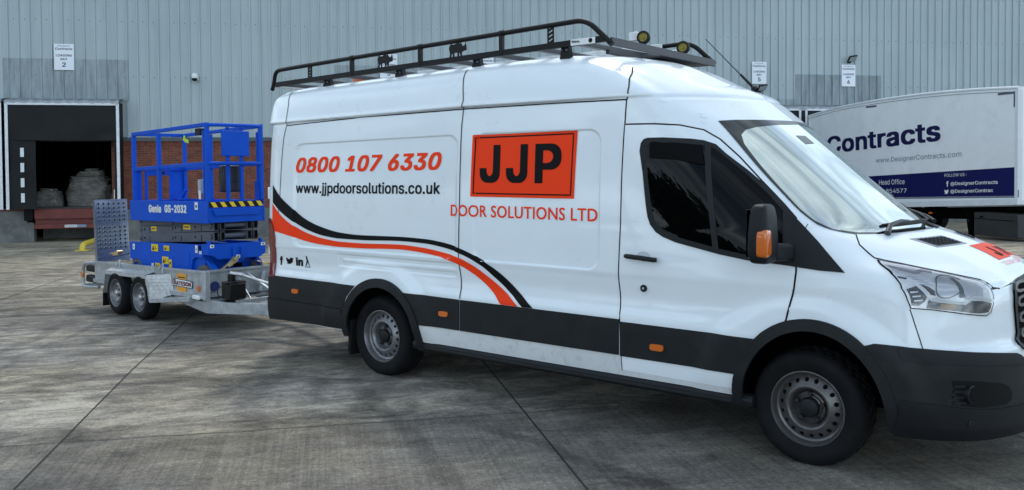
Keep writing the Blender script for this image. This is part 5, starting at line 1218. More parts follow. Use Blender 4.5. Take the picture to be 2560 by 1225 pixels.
m.build('drawbar_braces', GALV, tr_, bevel=.003)
# checker plate with raised lozenges
def checker(m, o, u, v, n, nu, nv, sz=.012):
    o = Vector(o); u = Vector(u); v = Vector(v); n = Vector(n).normalized()
    for i in range(nu):
        for j in range(nv):
            c = o+u*((i+.5)/nu)+v*((j+.5)/nv); d = (u.normalized()+v.normalized()*(1 if (i+j) % 2 else -1)).normalized(); q = n.cross(d)
            p = [c+d*sz, c+q*sz*.33, c-d*sz, c-q*sz*.33]; k = n*.007
            m.add([p[0], p[1]+k, p[2], p[3]+k, c+k*1.3], [(0, 1, 4), (1, 2, 4), (2, 3, 4), (3, 0, 4)])
for sg, yo in ((1, 0.), (-1, 1.24)):
    yi = .115 if sg > 0 else 1.125; A = lambda x, y, z: (x, yo+sg*y, z)
    m = MB(); w = .115
    m.prism([A(-1.03, 0, .555), A(.18, 0, .572), A(.18, w, .60), A(-1.03, w, .582)], (0, 0, -.006))
    m.prism([A(-1.03, 0, .555), A(-1.03, w, .582), A(-1.12, w, .10), A(-1.12, 0, .10)][:0] or [A(-1.035, 0, .55), A(-1.035, w, .57), A(-1.12, w, .25), A(-1.12, 0, .25)], (.006, 0, 0))
    m.prism([A(-1.03, 0, .552), A(.185, 0, .570), A(.185, 0, .522), A(-1.03, 0, .506)], (0, sg*.005, 0))
    m.prism([A(.18, 0, .572), A(.18, .0, .50), A(.275, 0, .25), A(.315, 0, .25), A(.235, 0, .52)], (0, sg*.005, 0))
    m.prism([A(.20, .004, .572), A(.30, .004, .25), A(.72, w, .37), A(.62, w, .60)], (.004, 0, .0))
    checker(m, A(-1.03, .004, .5565), (1.2, 0, .017), (0, sg*.1, .024), (0, 0, 1), 26, 3, .020)
    checker(m, A(-1.03, -.001, .508), (1.2, 0, .016), (0, 0, .04), (0, -sg, 0), 34, 1, .016)
    u_ = Vector(A(.66, w, .58))-Vector(A(.22, 0, .56)); checker(m, Vector(A(.235, .0, .30))+Vector((0, -sg*.002, 0)), u_*.98, (0, 0, .25), Vector((-u_.y, u_.x, 0))*(-sg) if sg > 0 else Vector((-u_.y, u_.x, 0)), 9, 6, .022)
    m.build('mudguard', CHECK, tr_, smooth_deg=0, fix=False)
    m = MB(); m.prism([A(.285, 0, .235), A(.285, 0, .287), A(1.20, .06, .375), A(1.20, .06, .318)], (0, sg*.09, 0)); m.build('step_rail', GALV, tr_, bevel=.003, fix=True)
    m = MB(); m.prism([A(-1.125, .0, .30), A(-1.125, .2, .30), A(-1.14, .2, .075), A(-1.14, .0, .075)], (.012, 0, 0)); m.build('mudflap', RUBBER, tr_, fix=True)
    m = MB()
    for x in (-.85, .42):
        c = Vector(A(x, .115, zt(x)-.03)); pts = [c+Vector((-.05, -sg*.03, 0)), c+Vector((-.01, 0, .085)), c+Vector((.03, 0, .085)), c+Vector((.06, -sg*.03, -.02))]; m.tube(rounded_path(pts, .02, 4), .009, 8)
    m.tube([A(.47, .10, zt(.4)-.05), A(.60, .07, .34)], .006, 6)
    m.build('lashing_ring', GALV, tr_, smooth_deg=50)
    for x in (0, -.712):
        c = Vector(A(x, 0, .282)); ax = (0, -sg, 0)
        ty = MB().lathe([(.172, -.02), (.180, -.002), (.20, .006), (.235, .010), (.258, .0), (.272, -.014), (.281, -.03), (.282, -.08), (.277, -.084), (.277, -.09), (.282, -.094), (.281, -.135), (.268, -.155), (.22, -.165), (.172, -.15)], c, ax, 48).build('wheel', RUBBER, tr_, smooth_deg=35)
        rm = MB(); rm.lathe([(.183, -.006), (.180, .004), (.172, .0), (.166, -.03), (.155, -.045), (.148, -.046)], c, ax, 40)
        ns = 12; axv = Vector(ax); a_ = axv.orthogonal().normalized(); b_ = axv.cross(a_)
        rm.lathe([(.120, -.022), (.108, -.016), (.098, -.022), (.085, -.040), (.07, -.046), (.048, -.046)], c, ax, 40)
        def Pq(r, th): d = -.046+.024*(.148-r)/.028; return c+axv*d+(a_*math.cos(th)+b_*math.sin(th))*r
        for s in range(ns):
            t0, t1 = 2*math.pi*s/ns, 2*math.pi*(s+1)/ns; tm_ = (t0+t1)/2
            out_ = [(.148, t0+(t1-t0)*i/4) for i in range(4)]+[(.148-.028*i/4, t1) for i in range(4)]+[(.12, t1+(t0-t1)*i/4) for i in range(4)]+[(.12+.028*i/4, t0) for i in range(4)]
            inn = []
            for r, th in out_:
                u = (th-tm_)*.134; wv = r-.134; k = .0105/math.hypot(u, wv); inn.append((.134+wv*k, tm_+u*k/.134))
            n = 16; rm.add([Pq(*q) for q in out_]+[Pq(*q) for q in inn], [(i, (i+1) % n, n+(i+1) % n, n+i) for i in range(n)])
        rm.lathe([(.16, -.06), (.12, -.09), (.02, -.1)], c, ax, 30)
        rm.build('rim', STEEL, ty, smooth_deg=40, fix=True)
        hb = MB().lathe([(.033, -.05), (.033, -.012), (.028, .0), (.024, .004), (.001, .006)], c, ax, 28)
        for k in range(5):
            th = 2*math.pi*k/5; hb.disc(c+axv*-.046+(a_*math.cos(th)+b_*math.sin(th))*.066, .011, ax, .018, 6)
        hb.build('hub', ALU, ty)
m = MB()
for x in (0, -.712): m.tube([(x, .17, .282), (x, 1.07, .282)], .04, 8)
m.bar((-.9, .2, .33), (.2, .2, .33), .08, .1).bar((-.9, 1.04, .33), (.2, 1.04, .33), .08, .1); m.build('axle', DARK, tr_)
# rear frame with lamps
m = MB()
for y in (.10, 1.14):
    m.tube(rounded_path([(-1.66, y, .612), (-2.0, y, .592), (-2.06, y, .50), (-2.07, y, .30), (-2.05, y, .255), (-1.50, y, .285)], .07, 6), .022, 10)
m.bar((-2.05, .1, .27), (-2.05, 1.14, .27), .05, .05); m.build('rear_frame', GALV, tr_, smooth_deg=50)
for y in (.115, 1.03):
    m = MB(); m.box((-2.02, y, .47), (-1.72, y+.10, .565)).box((-2.03, y, .32), (-1.74, y+.10, .425)); m.build('rear_lamp', TRIM, tr_, bevel=.03)
m = MB().box((-2.07, .065, .395), (-1.985, .085, .46)); m.build('side_reflector', AMBER, tr_, bevel=.008)
# loading ramp standing up
m = MB()
RX = -1.62
def ramp_pt(y, z): return (RX-.06*(z-.64), y, z)
m.prism([ramp_pt(.135, .62), ramp_pt(.565, .62), ramp_pt(.565, 1.475), ramp_pt(.135, 1.475)], (-.004, 0, 0))
for a, b in (((.135, .6), (.135, 1.478)), ((.565, .6), (.565, 1.478)), ((.135, 1.475), (.565, 1.475))):
    p, q = Vector(ramp_pt(*a)), Vector(ramp_pt(*b)); m.bar(p-Vector((.03, 0, 0)), q-Vector((.03, 0, 0)), .016 if a[0] == b[0] else .07, .07 if a[0] == b[0] else .012, up=(1, 0, 0) if a[0] == b[0] else (0, 0, 1))
for i in range(6):
    for j in range(11):
        y = .175+.070*i; z = 1.425-.0565*j-(.047 if j > 4 else 0); c = ramp_pt(y, z)
        m.lathe([(.023, 0), (.019, .008), (.0135, .011), (.0115, .004), (.0108, -.003)], Vector(c)+Vector((.001, 0, 0)), (1, 0, .06), 10)
m.build('ramp', RAMPM, tr_, smooth_deg=30)
m = MB()
for i in range(6):
    for j in range(11):
        y = .175+.070*i; z = 1.425-.0565*j-(.047 if j > 4 else 0); c = ramp_pt(y, z); m.disc(Vector(c)+Vector((.0015, 0, 0)), .0112, (1, 0, .06), .0012, 8)
m.build('ramp_hole_shade', DARK, tr_)  # solid near-black discs; the holes' shade is only their colour
m = MB().tube([(-1.68, .40, 1.40), (-1.675, .405, 1.62)], .006, 6); m.build('ramp_rod', ALU, tr_)
# maker's boards and lamps on the near side
MB().box((.80, .113, .375), (1.03, .1155, .625)).build('orange_reflector_board', mat('orange_reflective', (.80, .34, .01), .35, coat=.5), tr_, bevel=.004)
nb = MB(); nb.prism([(.695, .1115, .468), (1.185, .1115, .462), (1.20, .1115, .53), (1.16, .1115, .552), (.73, .1115, .563), (.70, .1115, .54)], (0, .0022, 0)); nb = nb.build('name_board', mat('name_board_edge', (.045, .05, .09), .4), tr_, fix=True)
nw = MB(); nw.prism([(.712, .1105, .477), (1.17, .1105, .472), (1.182, .1105, .527), (1.152, .1105, .543), (.74, .1105, .553), (.715, .1105, .535)], (0, .0012, 0)); nw.build('name_board_face', WLABEL, nb, fix=True)
text_on('lettering', 'B', (.725, .1100, .484), (1, 0, 0), (0, 0, 1), .055, .066, MAROON, nb, bold=.05, d=.001)
text_on('lettering', 'ATESON', (.785, .1100, .483), (1, 0, 0), (0, 0, 1), .375, .050, MAROON, nb, bold=.05, d=.001)
text_on('lettering', 'NO RAMPS', (.84, .1125, .395), (1, 0, 0), (0, 0, 1), .15, .016, BLACKV, nb, bold=.02, d=.0006)
MB().box((.825, .1122, .572), (1.01, .1132, .584)).build('board_print', BLACKV, nb)
MB().disc((1.335, .12, .475), .034, (0, -1, 0), .012, 20).build('side_reflector', AMBER, tr_)
MB().box((1.24, .075, .352), (1.40, .108, .402)).build('marker_lamp', WLABEL, tr_, bevel=.012); MB().box((1.215, .108, .34), (1.425, .112, .415)).build('lamp_plate', TRIM, tr_)
# winch, jockey wheel, lever
m = MB(); m.box((1.76, .17, .385), (1.95, .37, .565)); m.tube([(1.83, .26, .55), (1.83, .26, .665)], .045, 14).lathe([(.07, 0), (.07, .03)], (1.76, .20, .46), (-1, 0, 0), 18).box((1.79, .15, .56), (1.93, .39, .585)); m.build('battery_box', BLACKM, tr_, bevel=.012)
m = MB(); m.tube([(1.83, .25, .675), (1.97, .33, .655)], .022, 12).tube([(1.95, .32, .655), (2.45, .52, .53)], .015, 10); m.build('lever', ALU, tr_, smooth_deg=50)
m = MB(); m.tube([(2.5, .50, .30), (2.5, .50, .62)], .026, 12).lathe([(.05, -.03), (.1, -.03), (.1, .03), (.05, .03)], (2.5, .50, .36), (0, 1, 0), 20, closed=True).bar((2.5, .455, .36), (2.5, .455, .5), .02, .03); m.build('jockey_wheel', ALU, tr_)
m = MB(); m.lathe([(.001, 0), (.058, 0), (.058, .006), (.001, .006)], (1.476, .24, .50), (1, 0, 0), 20); m.build('blue_roundel', BLUED, tr_)

# ---------------------------------------------------------------- scissor lift on the trailer
LL = Vector((.27, .62, .349))
lift = thing('scissor_lift', 'bright blue scissor lift with guard rails, folded down on the trailer', 'scissor lift', tw(*LL), TROT)
def LM(): return MB(LL)
Y0, Y1, FX, BX = .249, .992, 1.325, -.80
# chassis with wheel cutouts
m = LM()
def cside(y, d): m.prism([(-.83, y, .93), (-.83, y, .70), (-.62, y, .715), (-.50, y, .68), (-.44, y, .60), (-.42, y, .42), (.90, y, .42), (.90, y, .70), (.93, y, .775), (1.0, y, .81), (1.18, y, .81), (1.18, y, .965)], (0, d, 0))
cside(Y0, .03); cside(Y1, -.03)
m.box((-.83, Y0+.031, .60), (1.18, Y1-.031, .92)).box((-.42, Y0+.031, .42), (.90, Y1-.031, .60))
m.prism([(1.18, Y0-.01, .975), (FX, Y0+.0, .975), (FX, Y1, .965), (1.18, Y1, .965)], (0, 0, -.005))
m.prism([(FX, Y0, .975), (FX, Y1, .965), (FX, Y1, .83), (FX, Y1-.08, .785), (FX, .72, .785), (FX, .69, .735), (FX, .55, .735), (FX, .52, .79), (FX, Y0+.12, .79), (FX, Y0+.07, .83), (FX, Y0, .85)], (-.14, 0, 0))
m.bar((FX+.012, .565, .80), (FX+.012, .565, .93), .02, .03).bar((FX+.012, .67, .80), (FX+.012, .67, .93), .02, .03)
for y in (Y0+.02, Y1-.05): m.prism([(1.24, y, .965), (1.30, y, .965), (1.29, y, 1.01), (1.25, y, 1.01)], (0, .03, 0))
ch = m.build('chassis', BLUE, lift, bevel=.006, fix=True)
m = LM(); m.box((FX-.02, .565, .685), (FX+.003, .675, .735)).box((1.10, Y0-.002, .895), (1.15, Y0+.01, .955)).box((-.32, Y0-.003, .65), (-.24, Y0+.01, .735)).box((.36, Y0-.003, .72), (.40, Y0+.01, .77)).box((-.10, Y0-.003, .75), (-.05, Y0+.01, .80)); m.build('chassis_opening_shade', DARK, lift)  # solid dark boxes; shade of the openings painted as colour
m = LM(); m.box((.50, Y0-.006, .50), (.86, Y0-.001, .855)); m.build('side_tray_door', BLUE, lift, bevel=.003)
m = LM(); m.box((-.36, Y0-.005, .45), (.44, Y0-.001, .80)); m.build('control_tray_door', BLUE, lift, bevel=.003)
MB(LL).box((-.16, Y0-.012, .42), (-.105, Y0-.006, .68)).build('white_strip', WLABEL, lift)
for (x0, x1, z0, z1, mt) in ((-.16, .03, .835, .925, YELLOW), (.19, .34, .855, .92, YELLOW), (.14, .31, .69, .78, YELLOW), (.325, .40, .56, .75, YELLOW), (-.06, .07, .60, .69, YELLOW), (-.05, .10, .56, .59, YELLOW), (-.72, -.66, .83, .905, WLABEL), (1.02, 1.075, .865, .955, WLABEL), (1.115, 1.175, .855, .89, WLABEL)):
    lb = LM(); lb.box((x0, Y0-.0085, z0), (x1, Y0-.006, z1)); lb.build('warning_label' if mt is YELLOW else 'white_label', mt, lift)
    k = LM(); w = x1-x0; h = z1-z0
    if mt is YELLOW:
        if w > h*.7: k.prism([(x0+w*.1, Y0-.0088, z0+h*.15), (x0+w*.45, Y0-.0088, z0+h*.15), (x0+w*.275, Y0-.0088, z0+h*.85)], (0, -.001, 0)); k.box((x0+w*.55, Y0-.0096, z0+h*.25), (x0+w*.62, Y0-.0088, z0+h*.75)).box((x0+w*.72, Y0-.0096, z0+h*.35), (x0+w*.90, Y0-.0088, z0+h*.42))
        else: k.bar((x0+w*.2, Y0-.0092, z0+h*.3), (x0+w*.8, Y0-.0092, z0+h*.1), .001, .02).bar((x0+w*.2, Y0-.0092, z0+h*.7), (x0+w*.8, Y0-.0092, z0+h*.85), .001, .02)
    else: k.box((x0+w*.35, Y0-.0096, z0+h*.3), (x0+w*.6, Y0-.0088, z0+h*.6))
    k.build('label_print', BLACKV, lift, fix=True)
for (y0, y1, z0, z1) in ((.27, .32, .93, .97), (.93, .985, .92, .955), (.60, .65, .79, .83)):
    LM().box((FX+.0005, y0, z0), (FX+.003, y1, z1)).build('white_label', WLABEL, lift); LM().box((FX+.003, y0+.018, z0+.01), (FX+.004, y1-.015, z1-.01)).build('label_print', BLACKV, lift)
for x in (-.66, 1.13):
    for y in (Y0+.065, Y1-.065):
        sg = -1 if y < .62 else 1; c = (x, y, .539)
        w = LM().lathe([(.130, .05), (.150, .052), (.182, .045), (.190, .03), (.190, -.06), (.18, -.065), (.13, -.06)], c, (0, sg, 0), 36); w = w.build('wheel', TYREG, lift, smooth_deg=40)
        LM().lathe([(.148, .045), (.138, .02), (.10, .0), (.05, .0), (.05, .03), (.001, .03)], c, (0, sg, 0), 30).build('rim', GREYP, w, smooth_deg=40)
        if x > 0: LM().prism([(x-.16, y+.03*sg, .775), (x+.10, y+.03*sg, .775), (x+.26, y+.03*sg, .68), (x+.27, y+.03*sg, .60), (x+.24, y+.03*sg, .60), (x+.2, y+.03*sg, .66), (x+.08, y+.03*sg, .745), (x-.16, y+.03*sg, .745)], (0, -.06*sg, 0)).build('steering_yoke', BLUE, lift, bevel=.004, fix=True)
# scissor arms
def arm(y, z0, z1, x0=-.70, x1=1.31, h=.115, w=.055):
    m.bar((x0, y, z0), (x1-.012, y, z1), w-.012, h-.012)
    for zz, hh in ((h/2-.003, .006), (-h/2+.003, .006)): m.bar((x0, y, z0+zz), (x1, y, z1+zz), w, hh)
    for s in (-1, 1): m.bar((x0, y+s*(w/2-.003), z0), (x1, y+s*(w/2-.003), z1), .006, h)
for nm, (z0, z1) in (('lower_arms', (.975, 1.06)), ('middle_arms', (1.085, 1.185)), ('upper_arms', (1.19, 1.20))):
    m = LM()
    for y in (.36, .445, .79, .875): arm(y, z0, z1, x1=1.31 if nm != 'upper_arms' else .75)
    for x in (-.66, .25): 
        z = z0+(z1-z0)*(x+.7)/2.01; m.tube([(x, .315, z), (x, .92, z)], .022, 12)
    m.build(nm, GREYP, lift, bevel=.003)
m = LM()
for z in (1.06, 1.185): m.tube([(1.25, .31, z), (1.25, .93, z)], .030, 14)
m.build('cross_tubes', GREYP, lift, smooth_deg=60)
m = LM()
for z in (1.06, 1.185):
    for y in (.36, .445, .79, .875): m.box((1.2995, y-.0175, z-.043), (1.3125, y+.0175, z+.043))
m.build('tube_mouth_shade', DARK, lift)  # dark plugs in the arm ends, colour in place of inner shade
m = LM()
for (x, z) in ((.36, 1.125), (-.32, 1.135)): pass
for x in (-.55, .33, .85):
    for (z0, z1) in ((.975, 1.06), (1.085, 1.185)):
        z = z0+(z1-z0)*(x+.7)/2.01; m.lathe([(.001, 0), (.012, 0), (.012, .004), (.001, .004)], (x, .3315, z), (0, -1, 0), 10).box((x+.15, .3295, z-.045), (x+.158, .3325, z+.03))
m.build('arm_pins', DARK, lift)
for x0, x1, z in ((-.35, -.2, 1.11), (.55, .73, 1.155)):
    LM().box((x0, .3285, z-.028), (x1, .332, z+.028)).build('warning_label', YELLOW, lift); LM().box((x0+.02, .3275, z-.008), (x1-.03, .3285, z+.008)).build('label_print', MAROON, lift)
# platform
m = LM()
m.box((BX, Y0, 1.215), (FX, Y0+.02, 1.475)).box((BX, Y1-.02, 1.215), (FX, Y1, 1.475)).box((BX, Y0+.021, 1.22), (BX+.02, Y1-.021, 1.475)).box((FX-.02, Y0+.021, 1.22), (FX, Y1-.021, 1.385)).box((BX+.021, Y0+.021, 1.28), (FX-.021, Y1-.021, 1.30))
m.prism([(FX+.001, Y0+.05, 1.388), (FX+.001, Y1-.05, 1.388), (FX+.001, Y1-.09, 1.30), (FX+.001, Y0+.09, 1.30)], (.02, 0, 0))
m.build('platform', BLUE, lift, bevel=.005, fix=True)
m = LM(); m.box((FX-.03, Y0+.021, 1.40), (FX-.004, Y1-.021, 1.465)); tb = m.build('toe_board', BLACKM, lift)
m = LM()
for k in range(6):
    y = Y0+.04+.118*k; 
    if k % 2 == 0 or True: m.prism([(FX-.003, y, 1.463), (FX-.003, y+.055, 1.463), (FX-.003, y+.095, 1.403), (FX-.003, y+.04, 1.403)], (.0015, 0, 0))
m.build('yellow_stripe', YELLOW, tb, fix=True)
text_on('lettering', 'Genie', Vector((-.225, Y0-.001, 1.325))-LL, (1, 0, 0), (0, 0, 1), .36, .100, WLABEL, lift, bold=.05, d=.002); 
text_on('lettering', 'GS-2032', Vector((.225, Y0-.001, 1.330))-LL, (1, 0, 0), (0, 0, 1), 0.585, .098, WLABEL, lift, bold=.05, d=.002)
LM().box((1.02, Y0-.003, 1.375), (1.095, Y0-.0008, 1.465)).build('white_label', WLABEL, lift); LM().box((1.04, Y0-.004, 1.40), (1.075, Y0-.003, 1.43)).build('label_print', BLACKV, lift)
# guard rails
m = LM(); r = .046
def post(x, y, z0, z1, w=r): m.box((x-w/2, y-w/2, z0), (x+w/2, y+w/2, z1))
for y in (Y0+.024, Y1-.024):
    for x in (BX+.11, .045): post(x, y, 1.476, 2.325)
    post(FX-.023, y, 1.476, 2.35)
    post(FX-.09, y, 1.476, 2.3, .036)
    m.bar((BX+.09, y, 2.345), (FX, y, 2.37), .045, .045).bar((BX+.09, y, 1.885), (FX-.05, y, 1.915), .035, .045)
for y in (Y0+.28, Y0+.455): post(FX-.02, y, 1.47, 2.345, .04)
for z in (2.365, 1.915): m.tube(rounded_path([(FX-.02, Y0+.024, z), (FX+.045, Y0+.15, z), (FX+.045, Y1-.15, z), (FX-.02, Y1-.024, z)], .12, 5), .023, 10)
for z in (2.345, 1.885): m.bar((BX+.10, Y0+.024, z), (BX+.10, Y1-.024, z), .04, .045)
m.build('guard_rails', BLUE, lift, bevel=.005)
m = LM(); m.box((BX+.06, Y0+.05, 1.476), (BX+.09, Y0+.13, 1.90)).box((BX+.06, Y1-.2, 1.476), (BX+.10, Y1-.03, 1.90)); m.box((BX+.07, Y0+.17, 1.80), (BX+.105, Y1-.2, 1.86)).box((BX+.07, Y0+.17, 1.476), (BX+.105, Y0+.205, 1.80)).box((BX+.07, Y1-.235, 1.476), (BX+.105, Y1-.2, 1.80))
m.build('entry_gate', BLUE, lift, bevel=.004)
LM().box((BX+.106, .63, 1.815), (BX+.112, .68, 1.85)).build('gate_latch', TRIM, lift)
LM().box((FX+.0, .435, 2.0), (FX+.03, .79, 2.30)).build('sign_plate', BLUE, lift, bevel=.008)
m = LM(); m.box((FX-.20, .50, 1.575), (FX-.09, .745, 1.895)); bx_ = m.build('document_box', mat('black_box_plastic', (.018, .019, .022), .45), lift, bevel=.02); LM().box((FX-.0895, .505, 1.695), (FX-.0875, .74, 1.70)).build('box_lid_line', DARK, bx_)
m = LM(); m.box((1.04, Y0+.03, 1.56), (1.10, Y0+.12, 1.73)); cb = m.build('socket_box', mat('grey_control_box', (.35, .40, .44), .4), lift, bevel=.006); LM().lathe([(.001, .03), (.02, .03), (.024, 0)], (1.04, Y0+.075, 1.65), (-1, 0, 0), 14).build('socket', mat('cream_socket', (.75, .60, .35), .4), cb); LM().box((1.07, Y0+.025, 1.50), (1.12, Y0+.029, 1.60)).build('tag', WLABEL, cb)
m = LM(); m.prism([(FX-.12, Y1-.06, 1.476), (FX-.02, Y1-.06, 1.476), (FX-.02, Y1-.06, 1.60), (FX-.07, Y1-.06, 1.70), (FX-.12, Y1-.06, 1.70)], (0, .02, 0)); m.prism([(FX-.12, Y0+.05, 1.476), (FX-.02, Y0+.05, 1.476), (FX-.02, Y0+.05, 1.55), (FX-.08, Y0+.05, 1.72), (FX-.12, Y0+.05, 1.72)], (0, .02, 0)); m.build('rail_bracket', BLUE, lift, fix=True)
m = LM(); m.box((-.02, .53, 1.476), (.10, .60, 1.50)).bar((.03, .56, 1.50), (.12, .58, 1.60), .03, .03).bar((.12, .58, 1.60), (.20, .58, 1.605), .02, .02); m.build('foot_switch', BLUE, lift, bevel=.004)
LM().box((1.0, Y0+.03, 2.255), (1.12, Y0+.10, 2.335)).build('alarm_box', TRIM2, lift, bevel=.005)
tg = thing('inspection_tag', 'lime yellow tag tied to the top rail of the blue lift', 'tag', tw(-.60, Y1-.07, 2.25), TROT)
m = MB(); m.prism([(-.02, 0, .09), (.03, 0, .09), (.02, 0, .05), (.09, .01, .03), (.10, .01, -.02), (.02, 0, .0), (-.04, 0, .035)], (0, .006, 0)); m.build('tag_card', LIME, tg, fix=True)
# ratchet straps
def strap(label, pts, rp, rd):
    o = thing('ratchet_strap', label, 'ratchet strap', tw(*pts[0]), TROT, 'blue ratchet straps holding the lift'); O = Vector(pts[0]); m = MB(O)
    for a, b in zip(pts, pts[1:]): m.bar(a, b, .045, .006)
    m.build('webbing', BLUED, o)
    m = MB(O); d = Vector(rd).normalized(); c = Vector(rp); s = d.cross(Vector((0, 0, 1))).normalized(); u = s.cross(d)
    m.bar(c-d*.10+u*.01, c+d*.09+u*.035, .05, .012, up=u).bar(c-d*.04, c+d*.10, .058, .035, up=u)
    m.lathe([(.001, -.04), (.026, -.04), (.026, .04), (.001, .04)], c+d*.09+u*.02, s, 14); m.bar(c-d*.12+u*.012, c-d*.05+u*.02, .06, .01, up=u); m.build('ratchet', BRASS, o, bevel=.003, seg=1); return o
strap('blue ratchet strap with brass ratchet at the rear of the lift', [(-1.66, .16, .66), (-1.15, .24, .72), (-.78, .36, .80)], (-1.22, .22, .745), (1, .15, .1))
strap('blue ratchet strap with brass ratchet below the front of the lift', [(1.43, .30, .64), (1.42, .46, .745), (1.36, .575, .79)], (1.45, .45, .735), (.0, 1, .62))
strap('far ratchet strap from the front of the lift to the far trailer corner', [(1.36, .67, .79), (1.42, .86, .70), (1.44, 1.08, .66)], (1.44, .90, .70), (0, 1, -.35))

# ---------------------------------------------------------------- lorry trailer backed on to bay 6
LS = 17.8; LTO = yard(LS, 10.97)
lt = thing('lorry_trailer', 'white curved-roof lorry trailer with navy Contracts lettering backed to the dock', 'lorry trailer', LTO, WROT)
# local frame: x along the wall, y to the wall, z up; y = 0 at the front face
G0 = -.70-LTO.z
def zl(z): return z-.70-LTO.z
TOP = [(0, 4.535), (.95, 4.592), (2.53, 4.655), (4.0, 4.678), (5.25, 4.672), (6.8, 4.638), (8.17, 4.585), (10.3, 4.385)]
yq = np.linspace(0, 10.3, 42); ztop = pchip([p[0] for p in TOP], np.array([p[1] for p in TOP]), yq)
def zbot(y): return 1.43-.056*y
def side_face(x, i0, i1, d): pass
bm_ = MB(); vs = []; 
for x in (0, 2.5):
    for y, z in zip(yq, ztop): vs += [(x, y, zl(z)), (x, y, zl(zbot(y)))]
n = len(yq); fs = []
for i in range(n-1):
    a = 2*i; fs += [(a, a+1, a+3, a+2), (2*n+a, 2*n+a+2, 2*n+a+3, 2*n+a+1), (a, a+2, 2*n+a+2, 2*n+a), (a+1, 2*n+a+1, 2*n+a+3, a+3)]
fs += [(0, 2*n, 2*n+1, 1), (2*n-2, 2*n-1, 4*n-1, 4*n-2)]
bm_.add(vs, fs); bm_.build('box_body', TRUCKW, lt, smooth_deg=30, fix=True)
m = MB(); pts = [(-.004, y, zl(z)+.0) for y, z in zip(yq, ztop)]
m.tube([(.03, y, zl(z)-.035) for y, z in zip(yq, ztop)], .05, 12).tube([(2.47, y, zl(z)-.035) for y, z in zip(yq, ztop)], .05, 12)
m.build('roof_edge', TRUCKT, lt, smooth_deg=60)
m = MB()
for i in range(n-1): m.bar((-.006, yq[i], zl(ztop[i])-.135), (-.006, yq[i+1], zl(ztop[i+1])-.135), .012, .012)
m.build('roof_edge_line', GREYT, lt, smooth_deg=0)
m = MB(); m.box((-.02, -.012, zl(1.43)), (.12, .10, zl(4.47))).box((2.38, -.012, zl(1.43)), (2.52, .10, zl(4.47))).box((.121, -.010, zl(1.43)), (2.379, .0, zl(1.55))); m.build('corner_pillar', TRUCKT, lt, bevel=.02)
m = MB(); m.bar((-.012, .1, zl(zbot(.1)+.08)), (-.012, 10.2, zl(zbot(10.2)+.08)), .03, .17); m.build('base_rail', TRUCKT, lt, bevel=.006)
m = MB()
for k in range(18): y = .3+.52*k; m.disc((-.0275, y, zl(zbot(y)+.05)), .008, (-1, 0, 0), .004, 8)
m.build('rivets', GREYP, lt)
def tq(y): return float(np.interp(y, yq, ztop))
# local side coordinates: u towards the front (picture right) = -y
def band_pts(y0, y1, za, zb): return [(-.004, y0, zl(za(y0))), (-.004, y1, zl(za(y1))), (-.004, y1, zl(zb(y1))), (-.004, y0, zl(zb(y0)))]
ba = lambda y: 2.423-.0463*y; bb = lambda y: 1.662-.0396*y
m = MB(); m.prism(band_pts(.10, 10.1, ba, bb), (.002, 0, 0)); bnd = m.build('navy_band', TRUCKBL, lt, fix=True)
m = MB(); m.prism(band_pts(.10, 10.1, lambda y: bb(y)-.006, lambda y: bb(y)-.05), (.002, 0, 0)); m.build('grey_line', GREYT, lt, fix=True)
def side_text(body, ya, yb, z, h, slope, mt, bold=0., shear=0., spacing=1., parent=None):
    """ya (picture left, far) to yb (picture right, near), z at ya"""
    ux = Vector((0, -1, -slope)).normalized(); ux = Vector((0, -1, slope)).normalized()
    return text_on('lettering', body, (-.005, ya, zl(z)), ux, Vector((0, slope, 1)).normalized(), (ya-yb)/abs(ux.y), h, mt, parent or lt, bold=bold, shear=shear, d=.002, spacing=spacing)
side_text('Contracts', 9.02, 2.98, 2.91, .62, .048, NAVY, bold=.028)
side_text('www.DesignerContracts.com', 6.12, 2.10, 2.53, .20, .038, GREYT)
side_text('Head Office', 5.94, 4.63, 1.845, .165, .036, WLABEL, parent=bnd)
side_text('01246 854577', 6.55, 4.53, 1.55, .135, .036, WLABEL, parent=bnd)
side_text('FOLLOW US :', 2.80, 1.90, 2.135, .09, .042, WLABEL, parent=bnd)
side_text('@DesignerContracts', 2.54, .70, 1.865, .125, .042, WLABEL, bold=.015, parent=bnd)
side_text('@DesignerContrac', 2.54, .87, 1.645, .125, .042, WLABEL, bold=.015, parent=bnd)
side_text('f', 2.72, 2.63, 1.85, .16, .042, WLABEL, bold=.04, parent=bnd)
m = MB(); m.prism([(-.006, 2.80-.18*x, zl(1.635+.13*y)) for x, y in bird], (-.002, 0, 0)); m.build('bird_mark', WLABEL, bnd, fix=True)
m = MB()
for (y0, y1, z0, z1) in ((.10, .72, 4.36, 4.42), (.10, .16, 4.0, 4.36)): m.box((-.010, y0, zl(z0)), (-.005, y1, zl(z1)))
m.box((-.010, 6.10, zl(4.42)), (-.005, 6.68, zl(4.475))); m.box((-.012, -.015, zl(1.62)), (.02, .05, zl(1.82)))
m.build('corner_marker', GREYP, lt, fix=True)
